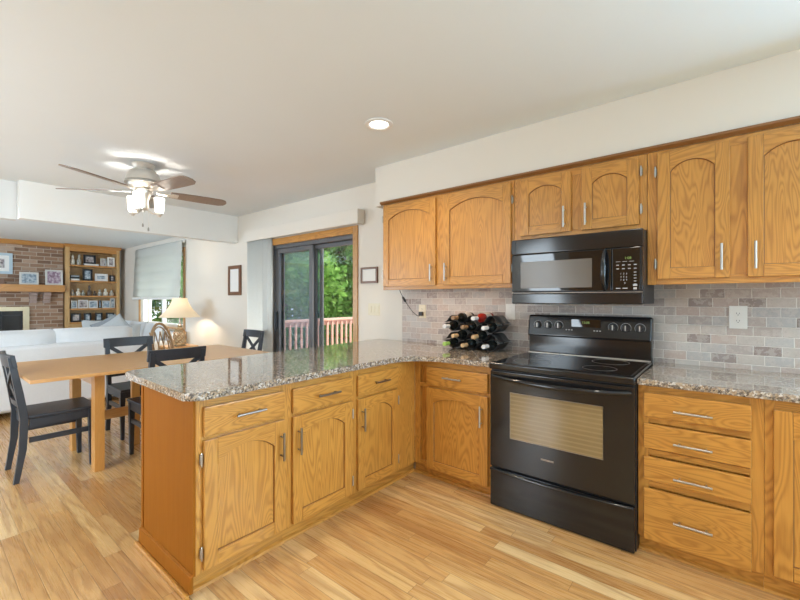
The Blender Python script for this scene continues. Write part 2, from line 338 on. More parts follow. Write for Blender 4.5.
# ------------------------------------------------------------------ mesh helpers
class B:
    """one mesh in the making; mp maps local (u,v,w) to the world"""
    def __init__(s, mp=None): s.bm = bmesh.new(); s.mp = mp
    def _v(s, p):
        p = s.mp(*p) if s.mp else p
        return s.bm.verts.new(p)
    def hexa(s, pts, bev=0, mi=0, seg=2):
        v = [s._v(p) for p in pts]
        fs = [s.bm.faces.new([v[i] for i in q]) for q in ((0, 3, 2, 1), (4, 5, 6, 7), (0, 1, 5, 4), (1, 2, 6, 5), (2, 3, 7, 6), (3, 0, 4, 7))]
        for f in fs: f.material_index = mi
        if bev:
            es = list({e for f in fs for e in f.edges})
            bmesh.ops.bevel(s.bm, geom=es, offset=bev, segments=seg, profile=.5, affect='EDGES')
        return s
    def box(s, x0, x1, y0, y1, z0, z1, bev=0, mi=0, seg=2):
        return s.hexa(((x0, y0, z0), (x1, y0, z0), (x1, y1, z0), (x0, y1, z0), (x0, y0, z1), (x1, y0, z1), (x1, y1, z1), (x0, y1, z1)), bev, mi, seg)
    def prism(s, pts, w0, w1, axis='w', mi=0, bev=0):
        """outline pts (a,b) swept along axis: w: (a,b,w) ; v: (a,w,b) ; u: (w,a,b)"""
        f3 = {'w': lambda a, b, w: (a, b, w), 'v': lambda a, b, w: (a, w, b), 'u': lambda a, b, w: (w, a, b)}[axis]
        lo = [s._v(f3(a, b, w0)) for a, b in pts]; hi = [s._v(f3(a, b, w1)) for a, b in pts]
        n = len(pts); fs = [s.bm.faces.new(lo[::-1]), s.bm.faces.new(hi)]
        for i in range(n): fs.append(s.bm.faces.new((lo[i], lo[(i + 1) % n], hi[(i + 1) % n], hi[i])))
        for f in fs: f.material_index = mi
        if bev:
            es = [e for e in fs[1].edges] + [e for e in fs[0].edges]
            bmesh.ops.bevel(s.bm, geom=es, offset=bev, segments=2, profile=.5, affect='EDGES')
        return s
    def tube(s, pts, r, seg=8, mi=0, cap=True, flat=None):
        """pts path; r radius or list"""
        P = [Vector(p) for p in pts]; n = len(P); rs = r if isinstance(r, (list, tuple)) else [r] * n
        rings = []; prev = None
        for i, p in enumerate(P):
            d = (P[min(i + 1, n - 1)] - P[max(i - 1, 0)]).normalized()
            if prev is None:
                a = Vector((0, 0, 1)) if abs(d.z) < .9 else Vector((1, 0, 0)); x = d.cross(a).normalized()
            else: x = (prev - d * prev.dot(d)).normalized()
            prev = x; y = d.cross(x)
            rings.append([s._v(tuple(p + (x * math.cos(2 * PI * k / seg) + y * math.sin(2 * PI * k / seg)) * rs[i])) for k in range(seg)])
        for i in range(n - 1):
            for k in range(seg):
                s.bm.faces.new((rings[i][k], rings[i][(k + 1) % seg], rings[i + 1][(k + 1) % seg], rings[i + 1][k])).material_index = mi
        if cap:
            s.bm.faces.new(rings[0][::-1]).material_index = mi; s.bm.faces.new(rings[-1]).material_index = mi
        return s
    def lathe(s, prof, c=(0, 0, 0), seg=24, mi=0, axis='z', cap=True):
        rings = []
        for r, z in prof:
            ring = []
            for k in range(seg):
                a = 2 * PI * k / seg; q = (r * math.cos(a), r * math.sin(a), z)
                if axis == 'y': q = (q[0], q[2], q[1])
                if axis == 'x': q = (q[2], q[0], q[1])
                ring.append(s._v((c[0] + q[0], c[1] + q[1], c[2] + q[2])))
            rings.append(ring)
        for i in range(len(prof) - 1):
            for k in range(seg):
                s.bm.faces.new((rings[i][k], rings[i][(k + 1) % seg], rings[i + 1][(k + 1) % seg], rings[i + 1][k])).material_index = mi
        cap = cap and prof[0] != prof[-1]
        if not cap: bmesh.ops.remove_doubles(s.bm, verts=s.bm.verts, dist=1e-6)
        if cap and prof[0][0] > 1e-4: s.bm.faces.new(rings[0][::-1]).material_index = mi
        if cap and prof[-1][0] > 1e-4: s.bm.faces.new(rings[-1]).material_index = mi
        return s
    def strip(s, rows, mi=0):
        """grid of points, open surface"""
        g = [[s._v(p) for p in r] for r in rows]
        for i in range(len(g) - 1):
            for k in range(len(g[0]) - 1):
                s.bm.faces.new((g[i][k], g[i][k + 1], g[i + 1][k + 1], g[i + 1][k])).material_index = mi
        return s
    def pillow(s, w, d, h, c=(0, 0, 0), n=10, pinch=.25, mi=0, rot=None):
        """soft closed cushion, w x d x h around c; rot a Matrix"""
        def P(u, v, sg):
            k = (1 - abs(u) ** 2.6) * (1 - abs(v) ** 2.6)
            q = Vector((u * w / 2 * (1 - pinch * .14 * (1 - v * v)), v * d / 2 * (1 - pinch * .14 * (1 - u * u)), sg * h / 2 * (max(k, 0) ** .42)))
            if rot: q = rot @ q
            return tuple(q + Vector(c))
        for sg in (1, -1):
            s.strip([[P(-1 + 2 * i / n, -1 + 2 * k / n, sg) for k in range(n + 1)] for i in range(n + 1)], mi)
        bmesh.ops.remove_doubles(s.bm, verts=s.bm.verts, dist=1e-5)
        return s

ORG = {}
def root_of(o):
    while o.parent: o = o.parent
    return o
def finish(name, b, mats, parent=None, smooth=True, local=False, origin=None):
    bm = b.bm
    if parent is not None and not local:
        o0 = ORG.get(root_of(parent).name, Vector((0, 0, 0)))
        bmesh.ops.translate(bm, verts=bm.verts, vec=-o0)
    bmesh.ops.recalc_face_normals(bm, faces=bm.faces)
    me = bpy.data.meshes.new(name); bm.to_mesh(me); bm.free()
    for m in (mats if isinstance(mats, (list, tuple)) else [mats]): me.materials.append(m)
    if smooth:
        for pz in me.polygons: pz.use_smooth = True
        try: me.set_sharp_from_angle(angle=math.radians(38))
        except Exception: pass
    o = bpy.data.objects.new(name, me); COL.objects.link(o)
    if smooth:
        wn = o.modifiers.new('weighted_normals', 'WEIGHTED_NORMAL'); wn.keep_sharp = True; wn.weight = 90
    if parent is not None: o.parent = parent
    return o
def tag(o, label, cat, group=None):
    o['label'] = label; o['category'] = cat
    if group: o['group'] = group
    return o
def thing(name, label, cat, loc=(0, 0, 0), rotz=0, group=None):
    o = bpy.data.objects.new(name, None); COL.objects.link(o); o.empty_display_size = .1
    o.location = loc; o.rotation_euler = (0, 0, rotz); ORG[o.name] = Vector(loc)
    return tag(o, label, cat, group)
def single(name, b, mats, label, cat, loc, group=None, smooth=True):
    """a thing that is one mesh, its origin at loc"""
    bmesh.ops.translate(b.bm, verts=b.bm.verts, vec=-Vector(loc))
    o = finish(name, b, mats, smooth=smooth); o.location = loc
    return tag(o, label, cat, group)
def struct(name, b, mats, parent=None, smooth=False):
    o = finish(name, b, mats, parent, smooth=smooth); 
    if parent is None: o['kind'] = 'structure'
    return o
def dup(root, loc, rotz, label, group=None):
    r = root.copy(); COL.objects.link(r); r.location = loc; r.rotation_euler = (0, 0, rotz); r['label'] = label
    if group: r['group'] = group
    def kids(a, na):
        for ch in a.children:
            c = ch.copy(); COL.objects.link(c); c.parent = na; kids(ch, c)
    kids(root, r)
    return r
def text(name, s, size, mat, parent, loc, rot, align='CENTER', line=1.0):
    c = bpy.data.curves.new(name, 'FONT'); c.body = s; c.size = size; c.align_x = align; c.align_y = 'CENTER'; c.extrude = .0004; c.space_line = line
    tmp = bpy.data.objects.new('tmp', c); COL.objects.link(tmp); bpy.context.view_layer.update()
    me = bpy.data.meshes.new_from_object(tmp.evaluated_get(bpy.context.evaluated_depsgraph_get())); bpy.data.objects.remove(tmp)
    me.materials.clear(); me.materials.append(mat); o = bpy.data.objects.new(name, me); COL.objects.link(o)
    o.parent = parent; o.location = Vector(loc) - ORG.get(root_of(parent).name, Vector((0, 0, 0))); o.rotation_euler = rot
    return o

# ------------------------------------------------------------------ setting
YW = 2.88          # kitchen / dining back wall
ZC = 2.375         # ceiling
ZF = 2.30          # family room ceiling
struct('floor', B().box(-10.4, 4.7, -2.7, YW + .2, -.08, 0), FLOOR)
struct('ceiling', B().box(-5.5, 4.7, -2.7, YW + .2, ZC, ZC + .1), CEIL)
struct('ceiling_family_room', B().box(-10.4, -5.46, -2.7, YW + .2, ZF, ZF + .08), CEIL)
DX0, DX1, DZ = -4.43, -2.955, 1.905       # sliding door opening
FX0, FX1, FZ0, FZ1 = -8.95, -6.98, .75, 2.03   # family room window opening
b = B()
y0, y1 = YW, YW + .15
b.box(-10.4, FX0, y0, y1, 0, 2.45).box(FX0, FX1, y0, y1, 0, FZ0).box(FX0, FX1, y0, y1, FZ1, 2.45)
b.box(FX1, DX0, y0, y1, 0, 2.45).box(DX0, DX1, y0, y1, DZ, 2.45).box(DX1, 4.7, y0, y1, 0, 2.45)
struct('wall_back', b, WALL)
struct('wall_left', B().box(-10.4, -10.1, -2.7, YW, 0, 2.4), FAMWALL)
struct('wall_right', B().box(4.6, 4.75, -2.7, YW, 0, 2.45), WALL)
struct('wall_front', B().box(-10.4, -2.2, -2.75, -2.6, 0, 2.45).box(2.2, 4.75, -2.75, -2.6, 0, 2.45), WALL)
struct('wall_front_oak_panelling', B().box(-2.2, 2.2, -2.75, -2.6, 0, 2.45), OAKV)
struct('wall_header', B().box(-5.37, -5.25, .665, YW - .001, 2.01, ZC), WHITEWALL)
struct('wall_header_recess', B().box(-5.50, -5.38, -2.6, .664, 2.01, ZC), FAMWALL)
struct('ceiling_soffit', B().box(-2.375, 4.59, 2.572, YW - .001, 2.036, ZC - .001), WALL)
struct('wall_backsplash', B().box(-2.313, 4.59, YW - .011, YW - .0005, .80, 1.32), TILE)
struct('wall_chimney_brick', B().box(-10.099, -9.9, -2.59, 1.87, 0, ZF - .001), BRICK)
# crown strip along the brick
struct('trim_1', B().prism([(-9.9, 2.22), (-9.86, 2.235), (-9.84, 2.299), (-9.9, 2.299)], -2.5, 1.87, 'v') if False else B().prism([(-9.9, 2.215), (-9.865, 2.225), (-9.84, 2.298), (-9.9, 2.298)], -2.5, 1.872, 'v'), MANTELW)

# ------------------------------------------------------------------ sliding glass door (door_1)
def rect_frame(b, x0, x1, z0, z1, y0, y1, wl, wr, wt, wb, bev=.003, mi=0):
    b.box(x0, x0 + wl, y0, y1, z0, z1, bev, mi).box(x1 - wr, x1, y0, y1, z0, z1, bev, mi)
    b.box(x0 + wl, x1 - wr, y0, y1, z1 - wt, z1, bev, mi).box(x0 + wl, x1 - wr, y0, y1, z0, z0 + wb, bev, mi)
    return b
d1 = struct('door_1', rect_frame(B(), DX0 + .002, DX1 - .002, .003, DZ - .002, YW + .02, YW + .14, .035, .035, .045, .03), BRONZE)
XM = -3.705
p1 = struct('sliding_panel', rect_frame(B(), DX0 + .04, XM + .04, .035, DZ - .05, YW + .03, YW + .06, .075, .06, .055, .09), BRONZE, d1)
struct('pane', B().box(DX0 + .115, XM - .02, YW + .043, YW + .047, .125, DZ - .105), PANE, p1)
struct('door_handle', B().box(DX0 + .065, DX0 + .09, YW - .02, YW + .03, .85, 1.08, .006), BLACKM, p1)
p2 = struct('fixed_panel', rect_frame(B(), XM - .03, DX1 - .04, .035, DZ - .05, YW + .075, YW + .105, .075, .03, .045, .09), BRONZE, d1)
struct('pane', B().box(XM + .045, DX1 - .07, YW + .088, YW + .092, .125, DZ - .095), PANE, p2)
p3 = struct('screen_panel', rect_frame(B(), DX0 + .04, XM + .12, .035, DZ - .05, YW + .115, YW + .132, .05, .055, .05, .06), BRONZE, d1)
struct('screen_mesh', B().box(DX0 + .09, XM + .065, YW + .122, YW + .124, .095, DZ - .10), SCREEN, p3)
# oak casing
b = B(); b.box(DX1 - .004, DX1 + .062, YW - .018, YW - .0005, .0, DZ + .075, .004)
struct('trim_2', b, TRIM)
b = B(); b.box(DX0 - .06, DX1 - .004, YW - .018, YW - .0005, DZ - .004, DZ + .075, .004)
struct('trim_3', b, OAKX)
b = B(); b.box(DX0 - .06, DX0 + .004, YW - .018, YW - .0005, .0, DZ - .004, .004)
struct('trim_4', b, TRIM)
# valance box painted like the wall
v = thing('blind_valance', 'long wall-coloured valance box above the sliding glass door', 'valance', (-3.8, YW - .06, 2.0))
finish('valance_board', B().box(-4.88, -2.79, YW - .115, YW - .097, 1.975, 2.118, .003), WALL, v)
finish('return_board', B().box(-2.81, -2.79, YW - .0965, YW - .019, 1.975, 2.118, .002), WALL, v)
finish('head_rail', B().box(-4.86, -2.87, YW - .065, YW - .035, 2.065, 2.10, .003), WHITE, v)
# vertical blind, stacked to the left
vb = thing('vertical_blind', 'pale vertical blind stacked at the left of the sliding glass door', 'blind', (-4.65, YW - .06, .02))
vb_x = [-4.845 + i * .0335 for i in range(14)]
for i, x in enumerate(vb_x):
    a = -math.radians(60 if i < 11 else 35)
    dx, dy = math.cos(a) * .043, math.sin(a) * .043
    pts = []
    for k in range(5):
        q = -1 + k / 2; c_ = .006 * (1 - q * q)
        pts.append((x + dx * q - dy / .043 * c_, YW - .050 - dy * q * .9 - dx / .043 * c_))
    rows = [[(px, py, z) for px, py in pts] for z in (.03, 2.06)]
    m = finish('vane', B().strip(rows), BLIND, vb)
    s_ = m.modifiers.new('thickness', 'SOLIDIFY'); s_.thickness = .0015

# ------------------------------------------------------------------ family room window with roman shade
w1 = struct('window_1', rect_frame(B(), FX0 + .002, FX1 - .002, FZ0 + .002, FZ1 - .002, YW + .03, YW + .10, .05, .05, .05, .05), WHITE)
b = B(); b.box(-8.0, -7.93, YW + .035, YW + .09, FZ0 + .05, FZ1 - .05, .003).box(-8.66, -8.62, YW + .04, YW + .085, FZ0 + .05, FZ1 - .05, .003)
struct('mullion', b, WHITE, w1)
struct('pane', B().box(FX0 + .05, FX1 - .05, YW + .06, YW + .064, FZ0 + .05, FZ1 - .05), PANE, w1)
b = B(); b.box(FX1 - .004, FX1 + .062, YW - .018, YW - .0005, FZ0 - .06, FZ1 + .065, .004)
b.box(FX0 - .062, FX0 + .004, YW - .018, YW - .0005, FZ0 - .06, FZ1 + .065, .004)
struct('trim_5', b, TRIM)
b = B(); b.box(FX0, FX1, YW - .018, YW - .0005, FZ1 - .004, FZ1 + .065, .004).box(FX0, FX1, YW - .04, YW - .0005, FZ0 - .03, FZ0 + .003, .004)
struct('trim_6', b, OAKX)
rs = thing('roman_shade', 'pale roman shade lowered over the family room window', 'window shade', (-7.9, YW - .1, 1.25))
rows = []
NZ = 40
for i in range(NZ + 1):
    z = 2.20 - i / NZ * .93
    yb = YW - .06 - .04 * i / NZ - .012 * abs(math.sin(i / NZ * PI * 6))
    rows.append([(-9.02 + k / 6 * 2.14, yb, z) for k in range(7)])
fab = finish('shade_fabric', B().strip(rows), ROMAN, rs)
fab.modifiers.new('thickness', 'SOLIDIFY').thickness = .003
finish('head_rail', B().box(-9.02, -6.88, YW - .056, YW - .020, 2.165, 2.205, .003), WHITE, rs)
finish('bottom_bar', B().box(-9.03, -6.87, YW - .125, YW - .085, 1.225, 1.268, .008), WHITE, rs)

# sink window on the range wall, to the right of the photographed part
w2 = struct('window_2', rect_frame(B(), 1.30, 3.0, 1.06, 1.98, YW - .06, YW - .0125, .05, .05, .05, .05), WHITE)
struct('pane', B().box(1.35, 2.95, YW - .03, YW - .026, 1.11, 1.93), PANE, w2)
# ------------------------------------------------------------------ kitchen cabinets
def map_back(yf):      # u along X, v up, w out of the wall (towards -Y)
    return lambda u, v, w: (u, yf - w, v)
def map_pen(xf):       # u along Y, v up, w towards +X
    return lambda u, v, w: (xf + w, u, v)

def arch_pts(u0, u1, vs, rise, n=12):
    """arc from (u0,vs) up to vs+rise and down to (u1,vs)"""
    hw = (u1 - u0) / 2; R = (hw * hw + rise * rise) / (2 * rise); cv = vs + rise - R; a0 = math.asin(min(1, hw / R)); cu = (u0 + u1) / 2
    return [(cu + R * math.sin(-a0 + 2 * a0 * k / n), cv + R * math.cos(-a0 + 2 * a0 * k / n)) for k in range(n + 1)]

def hinge(mp, u, v, parent):
    b = B(mp); b.tube([(u, v - .024, .014), (u, v + .024, .014)], .0045, 8)
    b.tube([(u, v - .030, .014), (u, v - .024, .014)], [.002, .0045], 8).tube([(u, v + .024, .014), (u, v + .030, .014)], [.0045, .002], 8)
    b.box(u - .006, u + .006, v - .02, v + .02, .0002, .010, .0015)
    finish('hinge', b, NICKEL, parent)

def handle(mp, u0, v0, u1, v1, w0, parent, mat):
    b = B(mp); d = Vector((u1 - u0, v1 - v0)).normalized(); e = .022
    b.tube([(u0, v0, w0 + .028), (u1, v1, w0 + .028)], .0058, 10)
    for (a, c) in ((u0 + d.x * e, v0 + d.y * e), (u1 - d.x * e, v1 - d.y * e)):
        b.tube([(a, c, w0 + .0002), (a, c, w0 + .028)], .004, 8)
    finish('handle', b, mat, parent)

def door(mp, u0, u1, v0, v1, parent, hz=True, arch=.05, hinge_u=None, hinge_v=(), hnd=None, mats=(OAKV, OAKX), hmat=NICKEL, sw=.058, th=.019):
    """five-piece overlay door with an arched panel; w=.001 is its back"""
    g = .001; b = B(mp)
    pi0, pi1, pv0 = u0 + sw, u1 - sw, v0 + sw
    vs = v1 - sw - arch * .95
    b.box(u0, pi0, v0, v1, g, th, .004, 0).box(pi1, u1, v0, v1, g, th, .004, 0)
    b.box(pi0, pi1, v0, pv0, g, th - .0004, .003, 1)
    if arch:
        out = arch_pts(pi0, pi1, vs, arch) + [(pi1, v1), (pi0, v1)]
        b.prism(out, g, th - .0004, 'w', 1)
    else: b.box(pi0, pi1, v1 - sw, v1, g, th - .0004, .003, 1)
    dd = finish('door', b, list(mats), parent)
    # panel: recessed field bead round it dark for groove stain and painted shadow
    b = B(mp)
    out = ([(pi0 - .006, pv0 - .006), (pi1 + .006, pv0 - .006)] + [(a, c + .004) for a, c in arch_pts(pi0 - .006, pi1 + .006, vs, arch)][::-1]) if arch else [(pi0 - .006, pv0 - .006), (pi1 + .006, pv0 - .006), (pi1 + .006, v1 - sw + .006), (pi0 - .006, v1 - sw + .006)]
    b.prism(out, .002, .0075, 'w')
    finish('panel', b, mats[0], dd)
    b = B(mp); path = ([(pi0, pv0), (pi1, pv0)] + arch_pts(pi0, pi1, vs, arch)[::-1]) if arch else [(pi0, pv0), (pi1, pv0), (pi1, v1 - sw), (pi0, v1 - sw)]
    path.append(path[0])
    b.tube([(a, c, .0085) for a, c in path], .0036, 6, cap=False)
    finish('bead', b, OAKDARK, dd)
    if hinge_u is not None:
        for hv in hinge_v: hinge(mp, hinge_u, hv, dd)
    if hnd: handle(mp, *hnd, th, dd, hmat)
    return dd

def drawer(mp, u0, u1, v0, v1, parent, hnd, mat, hmat=NICKEL, th=.019):
    b = B(mp); b.box(u0, u1, v0, v1, .001, th, .006)
    dd = finish('drawer', b, mat, parent)
    handle(mp, *hnd, th, dd, hmat)
    return dd

# --- upper cabinets
YU = 2.575
mpu = map_back(YU)
ZB, ZT = 1.308, 2.034
def upper(name_label, x0, x1, z0, doors, sides=True):
    c = thing('upper_cabinet', name_label, 'cabinet', ((x0 + x1) / 2, YU + .15, z0))
    b = B(); b.box(x0, x1, YU + .018, YW - .012, z0 + .012, ZT, .001)
    finish('carcass', b, OAKV, c)
    b = B(mpu); fw = .045
    b.box(x0, x0 + fw, z0, ZT, -.018, 0, .0015, 0).box(x1 - fw, x1, z0, ZT, -.018, 0, .0015, 0)
    b.box(x0 + fw, x1 - fw, z0, z0 + fw, -.018, 0, .0015, 1).box(x0 + fw, x1 - fw, ZT - fw, ZT, -.018, 0, .0015, 1)
    xm = (doors[0][1] + doors[1][0]) / 2; hw = abs(doors[1][0] - doors[0][1]) / 2 + .012
    b.box(xm - hw, xm + hw, z0 + fw, ZT - fw, -.018, 0, .0015, 0)
    finish('face_frame', b, [OAKV, OAKX], c)
    for kw in doors:
        u0, u1, v0, v1, ex = kw
        door(mpu, u0, u1, v0, v1, c, **ex)
    return c
dz0, dz1 = 1.337, 2.014
upper('oak upper cabinet with two arched doors, above the wine rack', -2.335 + .05, -1.106, ZB, [
    (-2.272, -1.735, dz0, dz1, dict(arch=.062, hinge_u=-2.279, hinge_v=(1.45, 1.91), hnd=(-1.768, 1.368, -1.768, 1.50))),
    (-1.668, -1.124, dz0, dz1, dict(arch=.062, hinge_u=-1.116, hinge_v=(1.44, 1.90), hnd=(-1.636, 1.368, -1.636, 1.50)))])
upper('short oak upper cabinet directly above the black microwave', -1.104, -.339, 1.612, [
    (-1.060, -.737, 1.645, dz1, dict(arch=.042, hinge_u=None, hnd=(-.775, 1.672, -.775, 1.80))),
    (-.676, -.376, 1.645, dz1, dict(arch=.042, hinge_u=-.366, hinge_v=(1.73, 1.94), hnd=(-.650, 1.672, -.650, 1.80)))])
upper('oak upper cabinet with two arched doors, right of the microwave', -.337, .44, ZB, [
    (-.290, .014, dz0, dz1, dict(arch=.05, hinge_u=-.299, hinge_v=(1.42, 1.92), hnd=(-.018, 1.375, -.018, 1.505))),
    (.080, .40, dz0, dz1, dict(arch=.05, hinge_u=.41, hinge_v=(1.42, 1.92), hnd=(.108, 1.375, .108, 1.505)))])
b = B(); b.prism([(YU - .024, 2.062), (YU - .024, 2.050), (YU - .012, 2.042), (YU - .006, 2.034 + .0005), (YU - .0035, 2.034 + .0005), (YU - .0035, 2.062)], -2.335 + .03, 1.2, 'u')
single('cornice_molding', b, OAKDARK, 'dark oak strip along the top edge of the upper cabinets', 'molding', (-.6, YU, 2.045))

# --- base cabinets
CZ = .849; CT = .033; CU = CZ - CT     # counter top, thickness, underside
XP = -1.70
mpp = map_pen(XP)
PALE = (OAKV, OAKY)
def base(label, mp, u0, u1, back, opening_list, hmats, grain, end=None, stile=.045, toe=True, ext=(0, 0)):
    """u0..u1 along the run; back = depth of the carcass"""
    org = mp((u0 + u1) / 2, 0, -.3)
    c = thing('base_cabinet', label, 'cabinet', org)
    b = B(mp); b.box(u0 + .001, u1 - .001, .083, CU - .002, -back, -.020)
    finish('carcass', b, OAKV, c, smooth=False)
    b = B(mp); z0, z1 = .083, CU - .001
    b.box(u0, u0 + stile, z0, z1, -.0195, 0, .0012, 0).box(u1 - stile, u1, z0, z1, -.0195, 0, .0012, 0)
    b.box(u0 + stile, u1 - stile, z1 - .045, z1, -.0195, 0, .0012, 1).box(u0 + stile, u1 - stile, z0, z0 + .03, -.0195, 0, .0012, 1)
    for q in opening_list: b.box(u0 + stile, u1 - stile, q - .014, q + .014, -.0195, 0, .0012, 1)
    finish('face_frame', b, [OAKV, grain], c)
    if toe:
        u0, u1 = u0 - ext[0], u1 + ext[1]
        b = B(mp); b.box(u0, u1, .0, .0825, -.056, -.040)
        finish('toe_kick', b, grain, c)
        b = B(mp); b.prism([(.0005, -.0395), (.0005, -.026), (.012, -.027), (.019, -.0395)], u0, u1, 'u') if False else b.hexa(((u0, .0005, -.0395), (u1, .0005, -.0395), (u1, .0005, -.024), (u0, .0005, -.024), (u0, .02, -.0395), (u1, .02, -.0395), (u1, .012, -.027), (u0, .012, -.027)))
        finish('shoe_molding', b, grain, c)
    return c
# peninsula, three units
DEPTH = .572
hz = .718
c = base('oak peninsula cabinet at the open end of the peninsula, nearest the dining table', mpp, .748, 1.192, DEPTH, (.644,), DNICKEL, OAKY)
drawer(mpp, .775, 1.168, .652, .778, c, (.905, hz, 1.048, hz), OAKY, DNICKEL)
door(mpp, .775, 1.168, .096, .637, c, arch=.058, hinge_u=.767, hinge_v=(.17, .56), hnd=(1.143, .448, 1.143, .582), mats=PALE, hmat=DNICKEL)
# end panel of this unit with its moldings
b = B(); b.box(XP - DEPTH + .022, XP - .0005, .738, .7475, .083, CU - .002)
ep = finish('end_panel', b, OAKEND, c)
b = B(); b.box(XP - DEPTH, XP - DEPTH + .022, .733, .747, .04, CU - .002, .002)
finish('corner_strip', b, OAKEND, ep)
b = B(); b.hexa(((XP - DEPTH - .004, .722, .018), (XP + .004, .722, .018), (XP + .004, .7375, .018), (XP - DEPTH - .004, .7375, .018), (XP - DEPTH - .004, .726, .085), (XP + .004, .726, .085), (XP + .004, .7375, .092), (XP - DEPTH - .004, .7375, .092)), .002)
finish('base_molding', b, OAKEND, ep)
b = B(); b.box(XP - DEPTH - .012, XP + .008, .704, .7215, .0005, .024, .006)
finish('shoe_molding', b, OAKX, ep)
c = base('middle oak peninsula cabinet with one drawer over a door', mpp, 1.1925, 1.6495, DEPTH, (.644,), DNICKEL, OAKY)
drawer(mpp, 1.216, 1.626, .652, .778, c, (1.36, hz, 1.51, hz), OAKY, DNICKEL)
door(mpp, 1.216, 1.626, .096, .637, c, arch=.058, hinge_u=1.634, hinge_v=(.17, .56), hnd=(1.245, .448, 1.245, .582), mats=PALE, hmat=DNICKEL)
c = base('oak peninsula cabinet in the inner corner, beside the wine rack run', mpp, 1.65, 2.2485, DEPTH, (.644,), DNICKEL, OAKY, ext=(0, .0395))
drawer(mpp, 1.674, 2.045, .652, .778, c, (1.80, hz, 1.93, hz), OAKY, DNICKEL)
door(mpp, 1.674, 2.045, .096, .637, c, arch=.058, hinge_u=2.053, hinge_v=(.17, .56), hnd=(1.703, .448, 1.703, .582), mats=PALE, hmat=DNICKEL)
b = B(mpp); b.box(2.045 + .012, 2.2485, .0835, CU - .0015, -.019, .0006, .001)
finish('filler_stile', b, OAKV, c)
# left of the range
YB = 2.25
mpb = map_back(YB)
c = base('oak base cabinet with one drawer and door, left of the black range', mpb, -1.699, -1.103, YW - .012 - YB, (.639,), NICKEL, OAKX, ext=(.0235, 0))
drawer(mpb, -1.590, -1.130, .648, .772, c, (-1.442, .712, -1.302, .712), OAKX)
door(mpb, -1.590, -1.130, .078, .630, c, arch=.044, hnd=(-1.17, .442, -1.17, .572))
# right of the range
c = base('oak base cabinet with a stack of four drawers, right of the range', mpb, -.333, .123, YW - .012 - YB, (.651, .496, .344), NICKEL, OAKX)
for v0, v1, hv in ((.668, .783, .712), (.516, .634, .563), (.363, .477, .404), (.078, .326, .203)):
    drawer(mpb, -.309, .083, v0, v1, c, (-.188, hv, -.046, hv), OAKX)
c = base('oak base cabinet with a tall arched door at the right edge of the photo', mpb, .1235, .60, YW - .012 - YB, (), NICKEL, OAKX, stile=.03)
door(mpb, .150, .565, .096, .776, c, arch=.058, hnd=(.53, .55, .53, .68))

# --- countertops
def fillet(p0, pc, p1, n=10):
    return [((1 - t) ** 2 * p0[0] + 2 * t * (1 - t) * pc[0] + t * t * p1[0], (1 - t) ** 2 * p0[1] + 2 * t * (1 - t) * pc[1] + t * t * p1[1]) for t in [k / n for k in range(n + 1)]]
out = fillet((-1.70, .698), (-1.648, .698), (-1.649, .75), 6) + fillet((-1.672, 1.93), (-1.672, 2.20), (-1.40, 2.20), 12) + [(-1.1025, 2.205), (-1.1025, YW - .0125), (-2.60, YW - .0125)] + fillet((-2.475, .76), (-2.47, .712), (-2.42, .710), 6)
b = B(); b.prism(out, CU, CZ, 'w', bev=.009)
single('countertop', b, GRANITE, 'L-shaped speckled granite countertop over the peninsula and wine rack corner', 'countertop', (-2.0, 1.6, CU))
b = B(); b.prism([(-.332, 2.212), (1.2, 2.212), (1.2, YW - .0125), (-.332, YW - .0125)], CU, CZ, 'w', bev=.009)
single('countertop', b, GRANITE, 'speckled granite countertop to the right of the range', 'countertop', (.4, 2.55, CU))

# ------------------------------------------------------------------ range
RX0, RX1 = -1.0985, -.3365
mpr = map_back(2.22)
rg = thing('electric_range', 'black glass-top electric range between the oak base cabinets', 'stove', (-.717, 2.5, 0))
finish('body', B().box(RX0, RX1, 2.222, 2.855, .006, .815, .002), BLACKM, rg)
for x in (RX0 + .05, RX1 - .05):
    finish('foot', B().lathe([(.018, 0), (.018, .0058)], (x, 2.30, 0), 12), BLACKM, rg)
ct = finish('cooktop', B().box(RX0 - .0, RX1 + .0, 2.182, 2.79, .8155, .8545, .010, seg=3), BLACK, rg)
finish('cooktop_glass', B().box(RX0 + .022, RX1 - .022, 2.205, 2.765, .8546, .8575, .001), GLASSBLK, ct)
for (x, y, r) in ((-.90, 2.35, .105), (-.53, 2.35, .085), (-.90, 2.62, .075), (-.53, 2.62, .10)):
    finish('burner_ring', B().lathe([(r - .0025, 0), (r - .0025, .0003), (r, .0003), (r, 0), (r - .0025, 0)], (x, y, .8577), 40), DNICKEL, ct)
finish('cooktop_trim', B().box(RX0 + .01, RX1 - .01, 2.768, 2.782, .8546, .8625, .003), NICKEL, ct)
# oven door
dr = finish('oven_door', B(mpr).box(RX0 + .004, RX1 - .004, .238, .806, .001, .026, .006), BLACK, rg)
finish('door_window', B(mpr).box(-.968, -.478, .425, .690, .0262, .0275, .0005), OVENWIN, dr)
b = B(mpr); rect = [(-.968, .425), (-.478, .425), (-.478, .690), (-.968, .690), (-.968, .425)]
b.tube([(a, c_, .0272) for a, c_ in rect], .0022, 6)
finish('window_border', b, DNICKEL, dr)
b = B(mpr)
NP = 16; hp = []
for k in range(NP + 1):
    q = -1 + 2 * k / NP
    hp.append((-.7175 + q * .362, .775 - .012 * (1 - q * q), .026 + .050 * (1 - abs(q) ** 3.2)))
b.tube(hp, [.011 + .004 * (1 - abs(-1 + 2 * k / NP)) for k in range(NP + 1)], 12)
finish('handle', b, BLACK, dr)
finish('badge', B(mpr).box(-.79, -.72, .345, .354, .0262, .0270, .0003), DNICKEL, dr)
